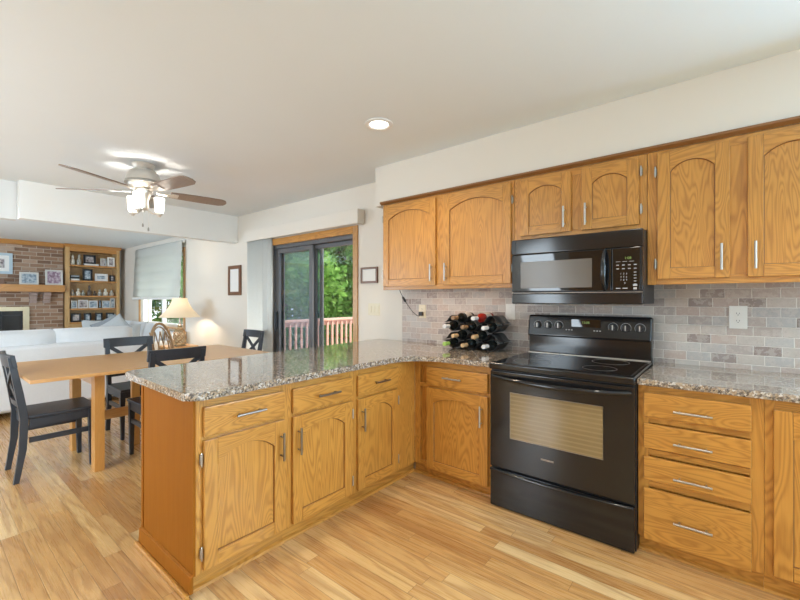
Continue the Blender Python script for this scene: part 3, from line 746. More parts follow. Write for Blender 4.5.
# storage drawer
dw = finish('storage_drawer', B(mpr).box(RX0 + .004, RX1 - .004, .006, .226, .001, .024, .005), BLACK, rg)
b = B(mpr); hp = []
for k in range(NP + 1):
    q = -1 + 2 * k / NP
    hp.append((-.7175 + q * .372, .222 - .006 * (1 - q * q), .026 + .016 * (1 - abs(q) ** 4)))
b.tube(hp, .0095, 10); finish('handle', b, BLACK, dw)
# backguard
bgd = finish('backguard', B().box(RX0 + .008, RX1 - .008, 2.795, 2.862, .8155, .985, .006), BLACK, rg)
b = B(); yq = lambda z: 2.772 + (z - .975) * .16
b.hexa(((RX0 + .004, 2.772, .972), (RX1 - .004, 2.772, .972), (RX1 - .004, 2.862, .972), (RX0 + .004, 2.862, .972), (RX0 + .004, 2.800, 1.120), (RX1 - .004, 2.800, 1.120), (RX1 - .004, 2.862, 1.120), (RX0 + .004, 2.862, 1.120)), .014, 0, 4)
cp = finish('control_panel', b, BLACK, bgd)
yk = lambda z: 2.772 + (z - .972) * .19
def ring_knob(x, z):
    y = yk(z); b = B()
    b.lathe([(.026, 0), (.026, -.003), (.0205, -.005), (.0185, -.019), (.0165, -.022), (0, -.022)], (x, y - .001, z), 20, 0, 'y')
    k = finish('knob', b, BLACKM, bgd)
    bb = B(); bb.box(x - .003, x + .003, y - .0265, y - .0235, z - .016, z + .016, .0008)
    finish('pointer', bb, NICKEL, k)
    bb = B(); bb.lathe([(.027, 0), (.027, -.002), (.0295, -.002), (.0295, 0), (.027, 0)], (x, y - .0012, z), 24, 0, 'y')
    finish('dial_ring', bb, PRINT, k)
for x in (-1.022, -.952, -.880, -.549, -.478, -.402): ring_knob(x, 1.052)
finish('display_window', B().box(-.80, -.62, yk(1.062) - .004, yk(1.062), 1.045, 1.098, .002), GLASSBLK, bgd)
text('display_lettering', '12:08', .021, DISPLAY, bgd, (-.71, yk(1.062) - .0052, 1.076), (PI / 2, 0, 0))
for i in range(3):
    finish('button', B().box(-.835 + i * .017, -.825 + i * .017, yk(1.03) - .003, yk(1.03) + .002, 1.022, 1.029, .001), PRINT, bgd)
    finish('button', B().box(-.662 + i * .017, -.652 + i * .017, yk(1.03) - .003, yk(1.03) + .002, 1.022, 1.029, .001), PRINT, bgd)

# ------------------------------------------------------------------ microwave
MX0, MX1, MY = -1.074, -.341, 2.478
mpm = map_back(MY)
mw = thing('microwave', 'black over-the-range microwave under the short oak cabinet', 'microwave', (-.71, 2.65, 1.213))
finish('body', B().box(MX0, MX1, MY + .001, YW - .013, 1.202, 1.607, .004), BLACKM, mw)
vg = finish('vent_grille', B(mpm).box(MX0, MX1, 1.512, 1.608, 0, .022, .007), BLACK, mw)
finish('corner_cap', B(mpm).box(MX0 + .001, MX0 + .03, 1.520, 1.600, .0222, .0235, .0005), BLACKM, vg)
bb_ = finish('lower_band', B(mpm).box(MX0, MX1, 1.200, 1.265, 0, .020, .007), BLACK, mw)
finish('trim_line', B(mpm).box(MX0 + .004, MX1 - .004, 1.2655, 1.2705, 0, .0225, .0015), DNICKEL, mw)
md = finish('door', B(mpm).box(MX0 + .002, -.4925, 1.277, 1.5105, 0, .024, .005), GLASSBLK, mw)
finish('door_window', B(mpm).box(-1.012, -.592, 1.297, 1.463, .0241, .0252, .0005), MWWIN, md)
b = B(mpm); hp = []
for k in range(13):
    q = -1 + k / 6; hp.append((-.525, 1.392 + q * .112, .025 + .042 * (1 - abs(q) ** 3)))
b.tube(hp, [.010 + .005 * (1 - abs(-1 + k / 6)) for k in range(13)], 12)
finish('handle', b, NICKEL if False else BLACK, md)
pn = finish('control_panel', B(mpm).box(-.4905, MX1 - .012, 1.277, 1.5105, 0, .023, .005), GLASSBLK, mw)
finish('side_trim', B(mpm).box(MX1 - .0115, MX1 - .001, 1.277, 1.5105, 0, .0235, .002), BLACK, mw)
text('display_lettering', '1:08', .019, DISPLAY, pn, (-.412, MY - .0242, 1.452), (PI / 2, 0, 0))
b = B(mpm)
for r_ in range(2):
    for k in range(4): b.box(-.468 + k * .028, -.455 + k * .028, 1.413 - r_ * .020, 1.4175 - r_ * .020, .0231, .0238)
for k in range(5): b.box(-.384, -.372, 1.373 - k * .016, 1.3765 - k * .016, .0231, .0238)
for k in range(3): b.box(-.470 + k * .032, -.448 + k * .032, 1.433, 1.435, .0231, .0238)
finish('keypad_lettering', b, PRINT, pn, smooth=False)
finish('button', B(mpm).box(-.470, -.448, 1.286, 1.291, .0231, .0240, .0003), PRINT, pn)
finish('button', B(mpm).box(-.438, -.414, 1.286, 1.291, .0231, .0240, .0003), PRINT, pn)
finish('button', B(mpm).box(-.388, -.368, 1.300, 1.310, .0231, .0240, .0003), PRINT, pn)
finish('button', B(mpm).box(-.386, -.370, 1.282, 1.293, .0231, .0240, .0003), PRINT, pn)
text('number_lettering', '1  2  3\n4  5  6\n7  8  9\n   0', .013, PRINT, pn, (-.432, MY - .0236, 1.342), (PI / 2, 0, 0), line=1.3)

# ------------------------------------------------------------------ outlets, switch, cord, wall pictures
def plate(kind, label, x, z, y, mat, w=.074, h=.118, gang=1, rocker=False, cat='outlet'):
    o = thing(kind, label, cat, (x, y, z - h / 2))
    finish('plate', B().box(x - w / 2, x + w / 2, y - .006, y - .0003, z - h / 2, z + h / 2, .003), mat, o)
    for g in range(gang):
        gx = x + (g - (gang - 1) / 2) * .046
        if rocker: finish('rocker', B().box(gx - .015, gx + .015, y - .010, y - .0062, z - .033, z + .033, .002), mat, o)
        else:
            for s_ in (-1, 1):
                r_ = finish('receptacle', B().lathe([(.0165, -.0062), (.0165, -.0085), (.0, -.0085)], (gx, y, z + s_ * .020), 16, 0, 'y'), mat, o)
                b = B(); b.box(gx - .007, gx - .005, y - .0092, y - .0086, z + s_ * .020 - .002, z + s_ * .020 + .006).box(gx + .005, gx + .007, y - .0092, y - .0086, z + s_ * .020 - .002, z + s_ * .020 + .005)
                b.box(gx - .002, gx + .002, y - .0092, y - .0086, z + s_ * .020 - .009, z + s_ * .020 - .005)
                finish('slot', b, SLOT, r_, smooth=False)
    return o
YT = YW - .011
plate('wall_outlet', 'white wall outlet on the tile left of the wine rack, with a black plug', -2.082, 1.122, YT, IVORY)
plate('light_switch', 'white switch plate on the tile right of the wine rack', -1.262, 1.135, YT, WPLASTIC, rocker=True, cat='switch')
plate('wall_outlet', 'white duplex outlet on the stone tile right of the range', .050, 1.130, YT, WPLASTIC, .078, .125)
plate('light_switch', 'double ivory switch plate on the wall beside the sliding door', -2.675, 1.130, YW, IVORY, .155, .118, 3, True, cat='switch')
uc = thing('under_cabinet_light', 'slim under-cabinet light bar below the left upper cabinet', 'light', (-1.75, 2.62, 1.31))
finish('housing', B().box(-2.15, -1.35, 2.598, 2.640, 1.3152, 1.3195, .001), WPLASTIC, uc)
finish('lens', B().box(-2.13, -1.37, 2.603, 2.635, 1.3140, 1.3151, .0003), CANLIGHT, uc)
lamp('under_cabinet_glow', 'AREA', (-1.75, 2.62, 1.3135), 1.0, (1, .60, .30), .76, .04, (0, 0, 0))
cd = thing('power_cord', 'thin dark cord from under the upper cabinet to the left outlet', 'cord', (-2.2, YT - .03, 1.1))
pts = [(-2.153, YT - .24, 1.317), (-2.20, YT - .18, 1.312), (-2.247, YT - .09, 1.27), (-2.235, YT - .075, 1.232), (-2.20, YT - .055, 1.17), (-2.155, YT - .05, 1.118), (-2.11, YT - .045, 1.085), (-2.085, YT - .045, 1.082), (-2.082, YT - .04, 1.10)]
sm = []
for i in range(len(pts) - 1):
    for k in range(4):
        t_ = k / 4; sm.append(tuple(pts[i][j] * (1 - t_) + pts[i + 1][j] * t_ for j in range(3)))
sm.append(pts[-1])
finish('cable', B().tube(sm, .0028, 6), FLAME, cd)
finish('inline_switch', B().tube([(-2.243, YT - .086, 1.252), (-2.239, YT - .083, 1.246), (-2.222, YT - .07, 1.212), (-2.218, YT - .068, 1.206)], [.005, .011, .011, .005], 10), FLAME, cd)
finish('plug', B().box(-2.100, -2.064, YT - .040, YT - .0095, 1.084, 1.120, .006), FLAME, cd)

def wall_picture(label, x0, x1, z0, z1, fw, fmat, pmat, y=YW, cat='picture', mat_w=0):
    o = thing('wall_picture', label, cat, ((x0 + x1) / 2, y, z0))
    finish('frame', rect_frame(B(), x0, x1, z0, z1, y - .022, y - .0005, fw, fw, fw, fw, .003), fmat, o)
    finish('print', B().box(x0 + fw, x1 - fw, y - .012, y - .006, z0 + fw, z1 - fw), pmat, o)
    return o
wall_picture('small wooden picture frame on the wall beside the upper cabinet', -2.845, -2.62, 1.388, 1.546, .02, FRAMEW, PAPER)
hk = thing('wall_hook', 'small white hook on the side of the left upper cabinet', 'hook', (-2.30, 2.62, 1.40))
finish('hook_plate', B().box(-2.297, -2.2855, 2.60, 2.65, 1.385, 1.47, .003), WPLASTIC, hk)
finish('hook_arm', B().tube([(-2.297, 2.625, 1.455), (-2.325, 2.625, 1.45), (-2.34, 2.625, 1.425), (-2.335, 2.625, 1.40), (-2.318, 2.625, 1.393)], .006, 8), WPLASTIC, hk)
wp = wall_picture('tall narrow dark wood frame on the wall behind the dining table', -5.49, -5.15, 1.285, 1.70, .05, FRAMEW, PAPER)

# ------------------------------------------------------------------ wine rack and bottles
XR0 = -1.645; PIT = .160; AMP = .028
wr = thing('wine_rack', 'black wavy metal wine rack full of bottles on the corner counter', 'wine rack', (-1.52, 2.72, CZ))
RY0, RY1 = 2.665, 2.845
rowz = [.8928, .9588, 1.0248, 1.0908]
for i in range(4):
    zm = rowz[i] - .0358 + AMP - .0032; ph = 0 if i % 2 == 0 else PI
    rows = []
    for k in range(73):
        x = XR0 - .080 + k / 72 * (PIT * 2 + .160)
        cw = math.cos(2 * PI * (x - XR0) / PIT + ph); z = zm - AMP * math.copysign(abs(cw) ** .8, cw)
        rows.append([(x, RY0, z), (x, RY1, z)])
    s_ = finish('wave_shelf', B().strip(rows), DARKMETAL, wr)
    md_ = s_.modifiers.new('thickness', 'SOLIDIFY'); md_.thickness = .0028; md_.offset = -1
def bottle(x, z, glassm, foil, label, y0=2.60, lab=True):
    o = thing('wine_bottle', label, 'wine bottle', (x, y0, z), 0, 'bottles in the wine rack')
    prof = [(0, .262), (.030, .262), (.0355, .256), (.0355, .115), (.033, .098), (.022, .080), (.0155, .066), (.0138, .05)]
    finish('glass', B().lathe(prof, (0, 0, 0), 24, 0, 'y'), glassm, o, local=True)
    finish('cap', B().lathe([(.0142, .052), (.0146, .012), (.0152, .008), (.0152, -.012), (.0135, -.014), (0, -.014)], (0, 0, 0), 18, 0, 'y'), foil, o, local=True)
    if lab: finish('label_band', B().lathe([(.0357, .140), (.0360, .141), (.0360, .225), (.0357, .226)], (0, 0, 0), 24, 0, 'y'), LABELW, o, local=True)
    return o
XA = [XR0, XR0 + PIT, XR0 + 2 * PIT]; XB = [XR0 + PIT / 2, XR0 + 1.5 * PIT]
for x, z, g, f, l in (
    (XA[0], rowz[0], BOTTLE, FOILG, 'dark wine bottle with a lime green cap, bottom left of the wine rack'),
    (XA[1], rowz[0], BOTTLE, FOILT, 'dark wine bottle with a tan cap, bottom middle of the wine rack'),
    (XA[2], rowz[0], BOTTLE, FOILW, 'dark wine bottle with a pale cap, bottom right of the wine rack'),
    (XB[0], rowz[1], BOTTLE, FOILT, 'tan-capped wine bottle in the second row up, nearer the left outlet'),
    (XB[1], rowz[1], BOTTLE, FOILT, 'tan-capped wine bottle in the second row up, nearer the range'),
    (XA[0], rowz[2], BOTTLE, FOILW, 'white-capped wine bottle in the third row up, at the rack\'s left end'),
    (XA[1], rowz[2], BOTTLE, FOILB, 'brown-capped wine bottle in the middle of the third row up'),
    (XA[2], rowz[2], BOTTLE, FOILW, 'white-capped wine bottle in the third row up, at the rack\'s right end'),
    (XB[0], rowz[3], BOTTLE, FOILB, 'dark wine bottle with a brown cap lying on top of the rack'),
    (XB[1], rowz[3], BOTTLER, FOILW, 'red wine bottle with a white cap lying on top of the rack')):
    bottle(x, z, g, f, l, 2.565 + random.uniform(-.02, .01))

# ------------------------------------------------------------------ dining table and chairs
TZ = .72
tb = thing('dining_table', 'long light wood dining table behind the granite peninsula', 'table', (-3.91, 1.38, 0))
finish('tabletop', B().box(-4.44, -3.37, .475, 2.20, TZ - .024, TZ, .004), TABLEW, tb)
b = B()
for y in (.86, 1.92):
    for x in (-3.515, -4.14):
        finish('leg', B().box(x - .045, x + .045, y - .03, y + .03, 0, TZ - .0245, .003), TABLELEG, tb)
    finish('cross_rail', B().box(-4.14 + .046, -3.515 - .046, y - .018, y + .018, TZ - .115, TZ - .0245, .002), TABLEW, tb)
finish('stretcher', B().box(-3.865, -3.84, .905, 1.88, .268, .342, .002), TABLEW, tb)
for y in (1.21, 1.58):
    finish('center_post', B().box(-3.905, -3.8655, y - .03, y + .03, 0, TZ - .0245, .003), TABLELEG, tb)

def make_chair(label, loc, rz):
    """seat faces local +Y, back legs at y=-.20"""
    c = thing('dining_chair', label, 'chair', loc, rz, 'charcoal dining chairs')
    w = .182
    b = B(); pts = [(-.200, .215), (.200, .215), (.192, -.19), (-.192, -.19)]
    b.prism([(x, y) for x, y in pts], .418, .440, 'w', bev=.006)
    finish('seat', b, CHAIRP, c, local=True)
    b = B(); b.box(-w + .02, w - .02, .165, .187, .36, .4175).box(-w + .02, w - .02, -.187, -.170, .36, .4175)
    for s_ in (-1, 1): b.box(s_ * w - .011, s_ * w + .011, -.165, .16, .36, .4175)
    finish('apron', b, CHAIRP, c, local=True)
    for s_ in (-1, 1):
        x = s_ * .178
        b = B(); b.hexa(((x - .013, .168, 0), (x + .013, .168, 0), (x + .013, .196, 0), (x - .013, .196, 0), (x - .020, .155, .4175), (x + .020, .155, .4175), (x + .020, .197, .4175), (x - .020, .197, .4175)), .003)
        finish('leg', b, CHAIRP, c, local=True)
        # rear leg runs up into the back post, raked
        prof = [(-.245, -.215, 0), (-.217, -.178, .22), (-.212, -.168, .43), (-.235, -.194, .60), (-.272, -.238, .84)]
        b = B(); L_ = [(y, z) for y, _, z in prof] + [(y2, z) for _, y2, z in prof[::-1]]
        b.prism(L_, x - .017, x + .017, 'u', bev=.003)
        finish('back_leg', b, CHAIRP, c, local=True)
        b = B(); b.box(x - .010, x + .010, -.165, .165, .255, .290, .003); finish('stretcher', b, CHAIRP, c, local=True)
    # wide curved top rail
    rows = []; n = 12
    b = B(); lo = []; 
    def rail(z0, z1, y0, y1, bow, half, th, name):
        b = B(); out = []
        for k in range(n + 1):
            q = -1 + 2 * k / n; out.append((q * half, bow * (q * q - 1)))
        pol = [(x, y0 + o_ - th / 2) for x, o_ in out] + [(x, y0 + o_ + th / 2) for x, o_ in out[::-1]]
        f_lo = [b._v((x, y, z0)) for x, y in pol]; f_hi = [b._v((x, y + (y1 - y0), z1)) for x, y in pol]; m_ = len(pol)
        b.bm.faces.new(f_lo[::-1]); b.bm.faces.new(f_hi)
        for i in range(m_): b.bm.faces.new((f_lo[i], f_lo[(i + 1) % m_], f_hi[(i + 1) % m_], f_hi[i]))
        bmesh.ops.bevel(b.bm, geom=list(b.bm.edges), offset=.003, segments=2, profile=.5, affect='EDGES')
        return finish(name, b, CHAIRP, c, local=True)
    rail(.775, .858, -.236, -.250, .028, .207, .024, 'top_rail')
    rail(.500, .540, -.204, -.210, .012, .165, .018, 'lower_rail')
    for s_ in (-1, 1):
        b = B(); P0 = Vector((-s_ * .155, -.213, .535)); P1 = Vector((s_ * .160, -.246, .780))
        d_ = (P1 - P0); nrm = Vector((d_.z, 0, -d_.x)).normalized() * .016; th = Vector((0, .007, 0)); o_ = Vector((0, -.004 * s_ - .012, 0))
        M_ = (P0 + P1) / 2 + o_
        for A_, C_ in ((P0, M_), (M_, P1)):
            b.hexa([tuple(q) for q in (A_ - nrm - th, A_ + nrm - th, A_ + nrm + th, A_ - nrm + th, C_ - nrm - th, C_ + nrm - th, C_ + nrm + th, C_ - nrm + th)])
        finish('cross_slat', b, CHAIRP, c, local=True)
    return c
ca_ = make_chair('charcoal dining chair at the left end of the table, its seat in full view', (-3.845, .678, 0), 0)
dup(ca_, (-4.275, 1.355, 0), -PI / 2, 'charcoal cross-back chair on the sofa side of the dining table')
dup(ca_, (-3.475, 1.29, 0), PI / 2, 'charcoal cross-back chair between the dining table and granite peninsula')
dup(ca_, (-4.41, 2.37, 0), PI, 'charcoal cross-back chair at the far table end near the sliding door')

# ------------------------------------------------------------------ ceiling fan
FC = Vector((-3.83, 1.255, 0))
fan = thing('ceiling_fan', 'pewter ceiling fan with brown blades and three lit glass shades', 'ceiling fan', (FC.x, FC.y, ZC))
finish('canopy', B().lathe([(.085, ZC - .0005), (.088, ZC - .012), (.078, ZC - .022), (.070, ZC - .040), (.060, ZC - .048), (.0, ZC - .048)], FC, 32), PEWTER, fan)
mt = finish('motor_housing', B().lathe([(.05, ZC - .0485), (.085, ZC - .055), (.115, ZC - .085), (.130, ZC - .125), (.134, ZC - .150), (.122, ZC - .160), (.118, ZC - .175), (.105, ZC - .195), (.07, ZC - .205), (0, ZC - .205)], FC, 40), PEWTER, fan)
finish('trim_ring', B().lathe([(.128, ZC - .158), (.138, ZC - .162), (.138, ZC - .172), (.120, ZC - .178)], FC, 40), NICKEL, mt)
ZBL = 2.148
for k in range(5):
    a = math.radians(9 + 72 * k); ca, sa = math.cos(a), math.sin(a); pit = math.radians(-13)
    def mpf(u, v, w, ca=ca, sa=sa):
        vv = v * math.cos(pit) - w * math.sin(pit); ww = v * math.sin(pit) + w * math.cos(pit)
        return (FC.x + u * ca - vv * sa, FC.y + u * sa + vv * ca, ZBL + ww)
    out = [(.20, -.052), (.30, -.060), (.50, -.066), (.62, -.064), (.655, -.050), (.672, -.022), (.674, .01), (.660, .045), (.62, .064), (.50, .066), (.30, .060), (.20, .052)]
    b = B(mpf); b.prism(out, -.004, .004, 'w')
    bl = finish('blade', b, FANBLADE, fan)
    b = B(mpf); b.prism([(.095, -.015), (.17, -.014), (.215, -.034), (.262, -.030), (.262, .030), (.215, .034), (.17, .014), (.095, .015)], -.0115, -.0045, 'w')
    finish('blade_bracket', b, PEWTER, bl)
finish('light_fitter', B().lathe([(.05, ZC - .2055), (.062, ZC - .215), (.066, ZC - .24), (.05, ZC - .27), (.036, ZC - .31), (.040, ZC - .365), (.030, ZC - .385), (.012, ZC - .395), (.010, ZC - .41), (0, ZC - .41)], FC, 24), PEWTER, fan)
Rv = Vector((math.cos(YAW), math.sin(YAW), 0)); Fv = Vector((-math.sin(YAW), math.cos(YAW), 0))
for ang in (-75, 45, 165):
    a = math.radians(ang); q = FC + (Rv * math.cos(a) + Fv * math.sin(a)) * .118
    z0 = 1.962
    ar = finish('light_arm', B().tube([(FC.x, FC.y, z0 + .05), tuple((FC + (q - FC) * .5) + Vector((0, 0, z0 + .005))), (q.x, q.y, z0 - .002)], .006, 8).lathe([(0, -.022), (.010, -.020), (.014, -.008), (.026, 0), (.028, .014), (.022, .016)], (q.x, q.y, z0), 18), PEWTER, fan)
    gl = finish('glass_shade', B().lathe([(.0, z0 + .017), (.028, z0 + .017), (.034, z0 + .03), (.037, z0 + .08), (.041, z0 + .145), (.0385, z0 + .145), (.034, z0 + .08), (.030, z0 + .03), (.0, z0 + .022)], (q.x, q.y, 0), 20), FANGLASS, fan)
    lamp('fan_bulb', 'POINT', (q.x, q.y, z0 + .085), 5, (1, .93, .84), .018)
for dx, zz in ((.012, 1.835), (.060, 1.80)):
    q = FC + Rv * dx - Fv * .03
    pc = finish('pull_chain', B().tube([(q.x, q.y, 2.0), (q.x, q.y, zz + .03)], .0018, 6), PEWTER, fan)
    finish('chain_fob', B().lathe([(0, zz), (.006, zz + .003), (.007, zz + .02), (.003, zz + .033), (0, zz + .034)], (q.x, q.y, 0), 10), DNICKEL, pc)

# recessed ceiling light in view
dl = thing('recessed_light', 'round recessed ceiling light glowing above the peninsula', 'ceiling light', (-1.76, 1.94, ZC))
finish('trim_ring', B().lathe([(.060, ZC - .0005), (.092, ZC - .0005), (.092, ZC - .006), (.070, ZC - .010), (.060, ZC - .004), (.060, ZC - .0005)], (-1.76, 1.94, 0), 36), WHITE, dl)
finish('lens', B().lathe([(.0, ZC - .003), (.0595, ZC - .003), (.0595, ZC - .0006), (0, ZC - .0006)], (-1.76, 1.94, 0), 32), CANLIGHT, dl)
lamp('recessed_and_fill_spot', 'SPOT', (-1.76, 1.94, ZC - .02), 30, (1, .82, .60), .05, None, (0, 0, 0), 2.4)

# ------------------------------------------------------------------ family room: fireplace, bookcase
fp = thing('fireplace', 'glass-door fireplace with a pale brass surround in the brick wall', 'fireplace', (-9.9, .75, 0))
b = B()
Y0, Y1, Z1 = .10, 1.385, 1.095
b.box(-9.899, -9.865, Y0, Y0 + .085, .02, Z1, .004).box(-9.899, -9.865, Y1 - .085, Y1, .02, Z1, .004).box(-9.899, -9.865, Y0 + .085, Y1 - .085, Z1 - .075, Z1, .004)
finish('surround', b, BRASS, fp)
for k in range(4):
    ya = Y0 + .09 + k * (Y1 - Y0 - .18) / 4; yb_ = ya + (Y1 - Y0 - .18) / 4 - .004
    dd = finish('glass_door', B().box(-9.898, -9.885, ya, yb_, .04, Z1 - .08, .002), SOOT, fp)
    b = B(); b.box(-9.8845, -9.878, ya, ya + .014, .04, Z1 - .08).box(-9.8845, -9.878, yb_ - .014, yb_, .04, Z1 - .08)
    finish('door_frame', b, BLACKM, dd)
finish('vent_bar', B().box(-9.884, -9.872, Y0 + .09, Y1 - .09, Z1 - .16, Z1 - .145), BLACKM, fp)
mn = thing('mantel_shelf', 'thick oak mantel shelf across the brick chimney wall', 'shelf', (-9.8, .9, 1.36))
finish('shelf_board', B().box(-9.899, -9.66, -1.2, 1.855, 1.365, 1.495, .006), MANTELW, mn)
for y in (1.43, 1.62):
    b = B()
    for i in range(3): b.box(-9.899, -9.75 - i * .045, y - .05, y + .05, 1.364 - (i + 1) * .068, 1.364 - i * .068 - .008, .004)
    finish('brick_corbel', b, plain('pale_corbel_brick', (0.40, 0.30, 0.26), .85, var=.25, nscale=30), mn)

def frame_pic(label, Y0_, Y1_, z0, z1, x, fw, fmat, pmat, cat='picture frame', tilt=.06, matw=0, group=None, name='picture_frame'):
    """framed photo facing +X, leaning back"""
    o = thing(name, label, cat, (x, (Y0_ + Y1_) / 2, z0), 0, group)
    def mp(u, v, w): return (x + w - (v - z0) * tilt, u, v)
    b = B(mp); b.box(Y0_, Y0_ + fw, z0, z1, 0, .016, .002).box(Y1_ - fw, Y1_, z0, z1, 0, .016, .002).box(Y0_ + fw, Y1_ - fw, z0, z0 + fw, 0, .016, .002).box(Y0_ + fw, Y1_ - fw, z1 - fw, z1, 0, .016, .002)
    finish('frame', b, fmat, o)
    if matw:
        finish('mat_board', B(mp).box(Y0_ + fw, Y1_ - fw, z0 + fw, z1 - fw, .002, .007), PAPER, o)
    q = fw + matw
    finish('photo', B(mp).box(Y0_ + q, Y1_ - q, z0 + q, z1 - q, .0075, .010), pmat, o)
    return o
ZM = 1.4955
frame_pic('large pale blue framed picture on the brick above the mantel', .55, 1.165, 1.68, 2.05, -9.897, .045, PALEBLUE, PHOTO1, matw=.06, tilt=0, name='wall_picture', cat='picture')
frame_pic('silver framed landscape photo standing on the mantel, nearer the blue picture', 1.235, 1.495, ZM, 1.72, -9.76, .03, SILVERF, PHOTO2)
frame_pic('silver framed wedding photo standing on the mantel beside the bookcase', 1.585, 1.838, ZM, 1.78, -9.76, .03, SILVERF, PHOTO3)
single('trinket_box', B().box(-9.80, -9.72, .95, 1.045, ZM, ZM + .085, .004), FRAMEW, 'small brown box on the mantel below the blue picture', 'box', (-9.76, 1.0, ZM))

BX = -9.80; BKY0, BKY1 = 1.885, 2.77
bk = thing('bookcase', 'built-in oak bookcase full of framed photos beside the brick chimney', 'bookcase', (-9.95, 2.34, 0))
finish('back_panel', B().box(-10.098, -10.085, BKY0, BKY1, 0, 2.24), BOOKW, bk)
finish('side_panel', B().box(-10.084, BX, BKY0, BKY0 + .065, 0, 2.24, .002), BOOKW, bk)
finish('side_panel', B().box(-10.084, BX, BKY1 - .055, BKY1, 0, 2.24, .002), BOOKW, bk)
finish('top_panel', B().box(-10.084, BX, BKY0 + .066, BKY1 - .056, 2.165, 2.24, .002), MANTELW, bk)
b = B(); b.prism([(BX - .28, 2.2405), (BX + .002, 2.2405), (BX + .045, 2.297), (BX - .28, 2.297)], BKY0 - .02, BKY1 + .02, 'v')
finish('crown', b, MANTELW, bk)
SHZ = [1.903, 1.598, 1.302, 1.052, .785]
for z in SHZ:
    finish('shelf', B().box(-10.084, BX - .004 if z != .785 else BX + .012, BKY0 + .066, BKY1 - .056, z - .032, z, .002), MANTELW, bk)
bk2 = finish('base_front', B().box(BX - .02, BX, BKY0 + .066, BKY1 - .056, .02, .752, .002), BOOKW, bk)
for (a, c_) in ((BKY0 + .085, 2.34), (2.355, BKY1 - .075)):
    dd = finish('door', B().box(BX + .0005, BX + .018, a, c_, .10, .72, .004), BOOKW, bk)
    finish('knob', B().lathe([(.006, 0), (.006, .015), (.013, .018), (.013, .026), (0, .03)], (BX + .018, (c_ - .03) if a < 2.2 else a + .03, .60), 12, 0, 'x'), NICKEL, dd)
def yz(px):   # shelf position from left (0) to right (1)
    return BKY0 + .075 + px * (BKY1 - BKY0 - .14)
XS = -9.87
G = 'framed photos on the bookcase shelves'
z = SHZ[0] + .0005
def figure(label, y, z, h, r, mat, name='figurine', cat='figurine'):
    prof = [(r * .8, 0), (r, .01), (r * .75, h * .12), (r * .95, h * .3), (r * .7, h * .5), (r * .35, h * .62), (r * .5, h * .72), (r * .52, h * .84), (r * .3, h * .95), (0, h)]
    b = B(); b.lathe(prof, (XS, y, z), 16)
    b.tube([(XS, y - r * .6, z + h * .48), (XS + r * .7, y - r * .9, z + h * .36), (XS + r * .9, y - r * .2, z + h * .34)], r * .2, 6)
    return single(name, b, mat, label, cat, (XS, y, z), 'figurines on the bookcase')
figure('cream ceramic figurine at the left end of the top bookcase shelf', yz(.065), z, .20, .04, CERAMIC)
figure('pale ceramic figurine between the cream one and black frame, top shelf', yz(.20), z, .215, .04, CERAMICG)
bx = single('storage_box', B().box(-9.95, -9.84, yz(.30), yz(.62), z, z + .035, .003), PAPER, 'flat white box under the black frame on the top bookcase shelf', 'box', (-9.9, yz(.46), z))
frame_pic('wide black frame standing on the flat white box, top bookcase shelf', yz(.30), yz(.57), z + .0355, z + .215, -9.90, .035, BLACKF, PHOTO1, group=G)
frame_pic('white frame in the middle right of the top bookcase shelf', yz(.66), yz(.80), z, z + .16, XS, .02, SILVERF, PHOTO1, group=G)
frame_pic('white frame at the right end of the top bookcase shelf', yz(.82), yz(.99), z, z + .195, XS, .028, PAPER, PHOTO1, group=G)
z = SHZ[1] + .0005
for i in range(3):
    single('book', B().box(-9.99, -9.84, yz(.02), yz(.20), z + i * .034, z + i * .034 + .033, .002), (PAPER, BLACKF, PILLOWG)[i], ('pale book at the bottom of the small pile, second bookcase shelf', 'black book in the middle of the small pile, second bookcase shelf', 'grey book on top of the small pile, second bookcase shelf')[i], 'book', (-9.9, yz(.11), z + i * .034), 'small pile of books on the bookcase')
frame_pic('tall black frame on the second bookcase shelf', yz(.27), yz(.49), z, z + .235, XS, .035, BLACKF, PHOTO2, group=G)
frame_pic('wide white frame on the second bookcase shelf', yz(.54), yz(.83), z, z + .15, XS, .022, PAPER, PHOTO2, group=G, matw=.02)
frame_pic('small dark frame at the right end of the second bookcase shelf', yz(.87), yz(.995), z, z + .13, XS, .025, BLACKF, PHOTO1, group=G)
z = SHZ[2] + .0005
for q, h, r, m, l in ((.065, .12, .034, CERAMICG, 'mottled figurine at the left end of the figurine shelf'), (.18, .15, .040, CERAMIC, 'cream figurine second from the left on the figurine shelf'),
                      (.285, .11, .036, CERAMICG, 'low mottled figurine left of the tall dark one'), (.42, .21, .045, CERAMICD, 'tall dark figurine in the middle of the figurine shelf'),
                      (.54, .10, .034, CERAMICD, 'low dark figurine right of the tall dark one'), (.65, .13, .04, CERAMICG, 'mottled figurine third from the right on the figurine shelf'),
                      (.78, .15, .046, CERAMIC, 'cream figurine second from the right on the figurine shelf'), (.92, .12, .045, CERAMICG, 'pale figurine at the right end of the figurine shelf')):
    figure(l, yz(q), z, h, r, m)
z = SHZ[3] + .0005
for a, c_, h, fm, pm, l in ((.03, .16, .15, SILVERF, PHOTO2, 'small silver frame at the left end of the fourth bookcase shelf'), (.18, .385, .165, PAPER, PHOTO1, 'white frame second from the left on the fourth bookcase shelf'),
                        (.40, .60, .15, PAPER, PHOTO2, 'white frame in the middle of the fourth bookcase shelf'), (.625, .675, .155, BLACKF, PHOTO2, 'narrow black frame on the fourth bookcase shelf'),
                        (.70, .885, .15, SILVERF, PHOTO2, 'silver frame second from the right on the fourth bookcase shelf'), (.89, .995, .20, SILVERF, PHOTO2, 'tall silver frame at the right end of the fourth bookcase shelf')):
    frame_pic(l, yz(a), yz(c_), z, z + h, XS, .016 if c_ - a > .06 else .008, fm, pm, group=G)
z = SHZ[4] + .0005
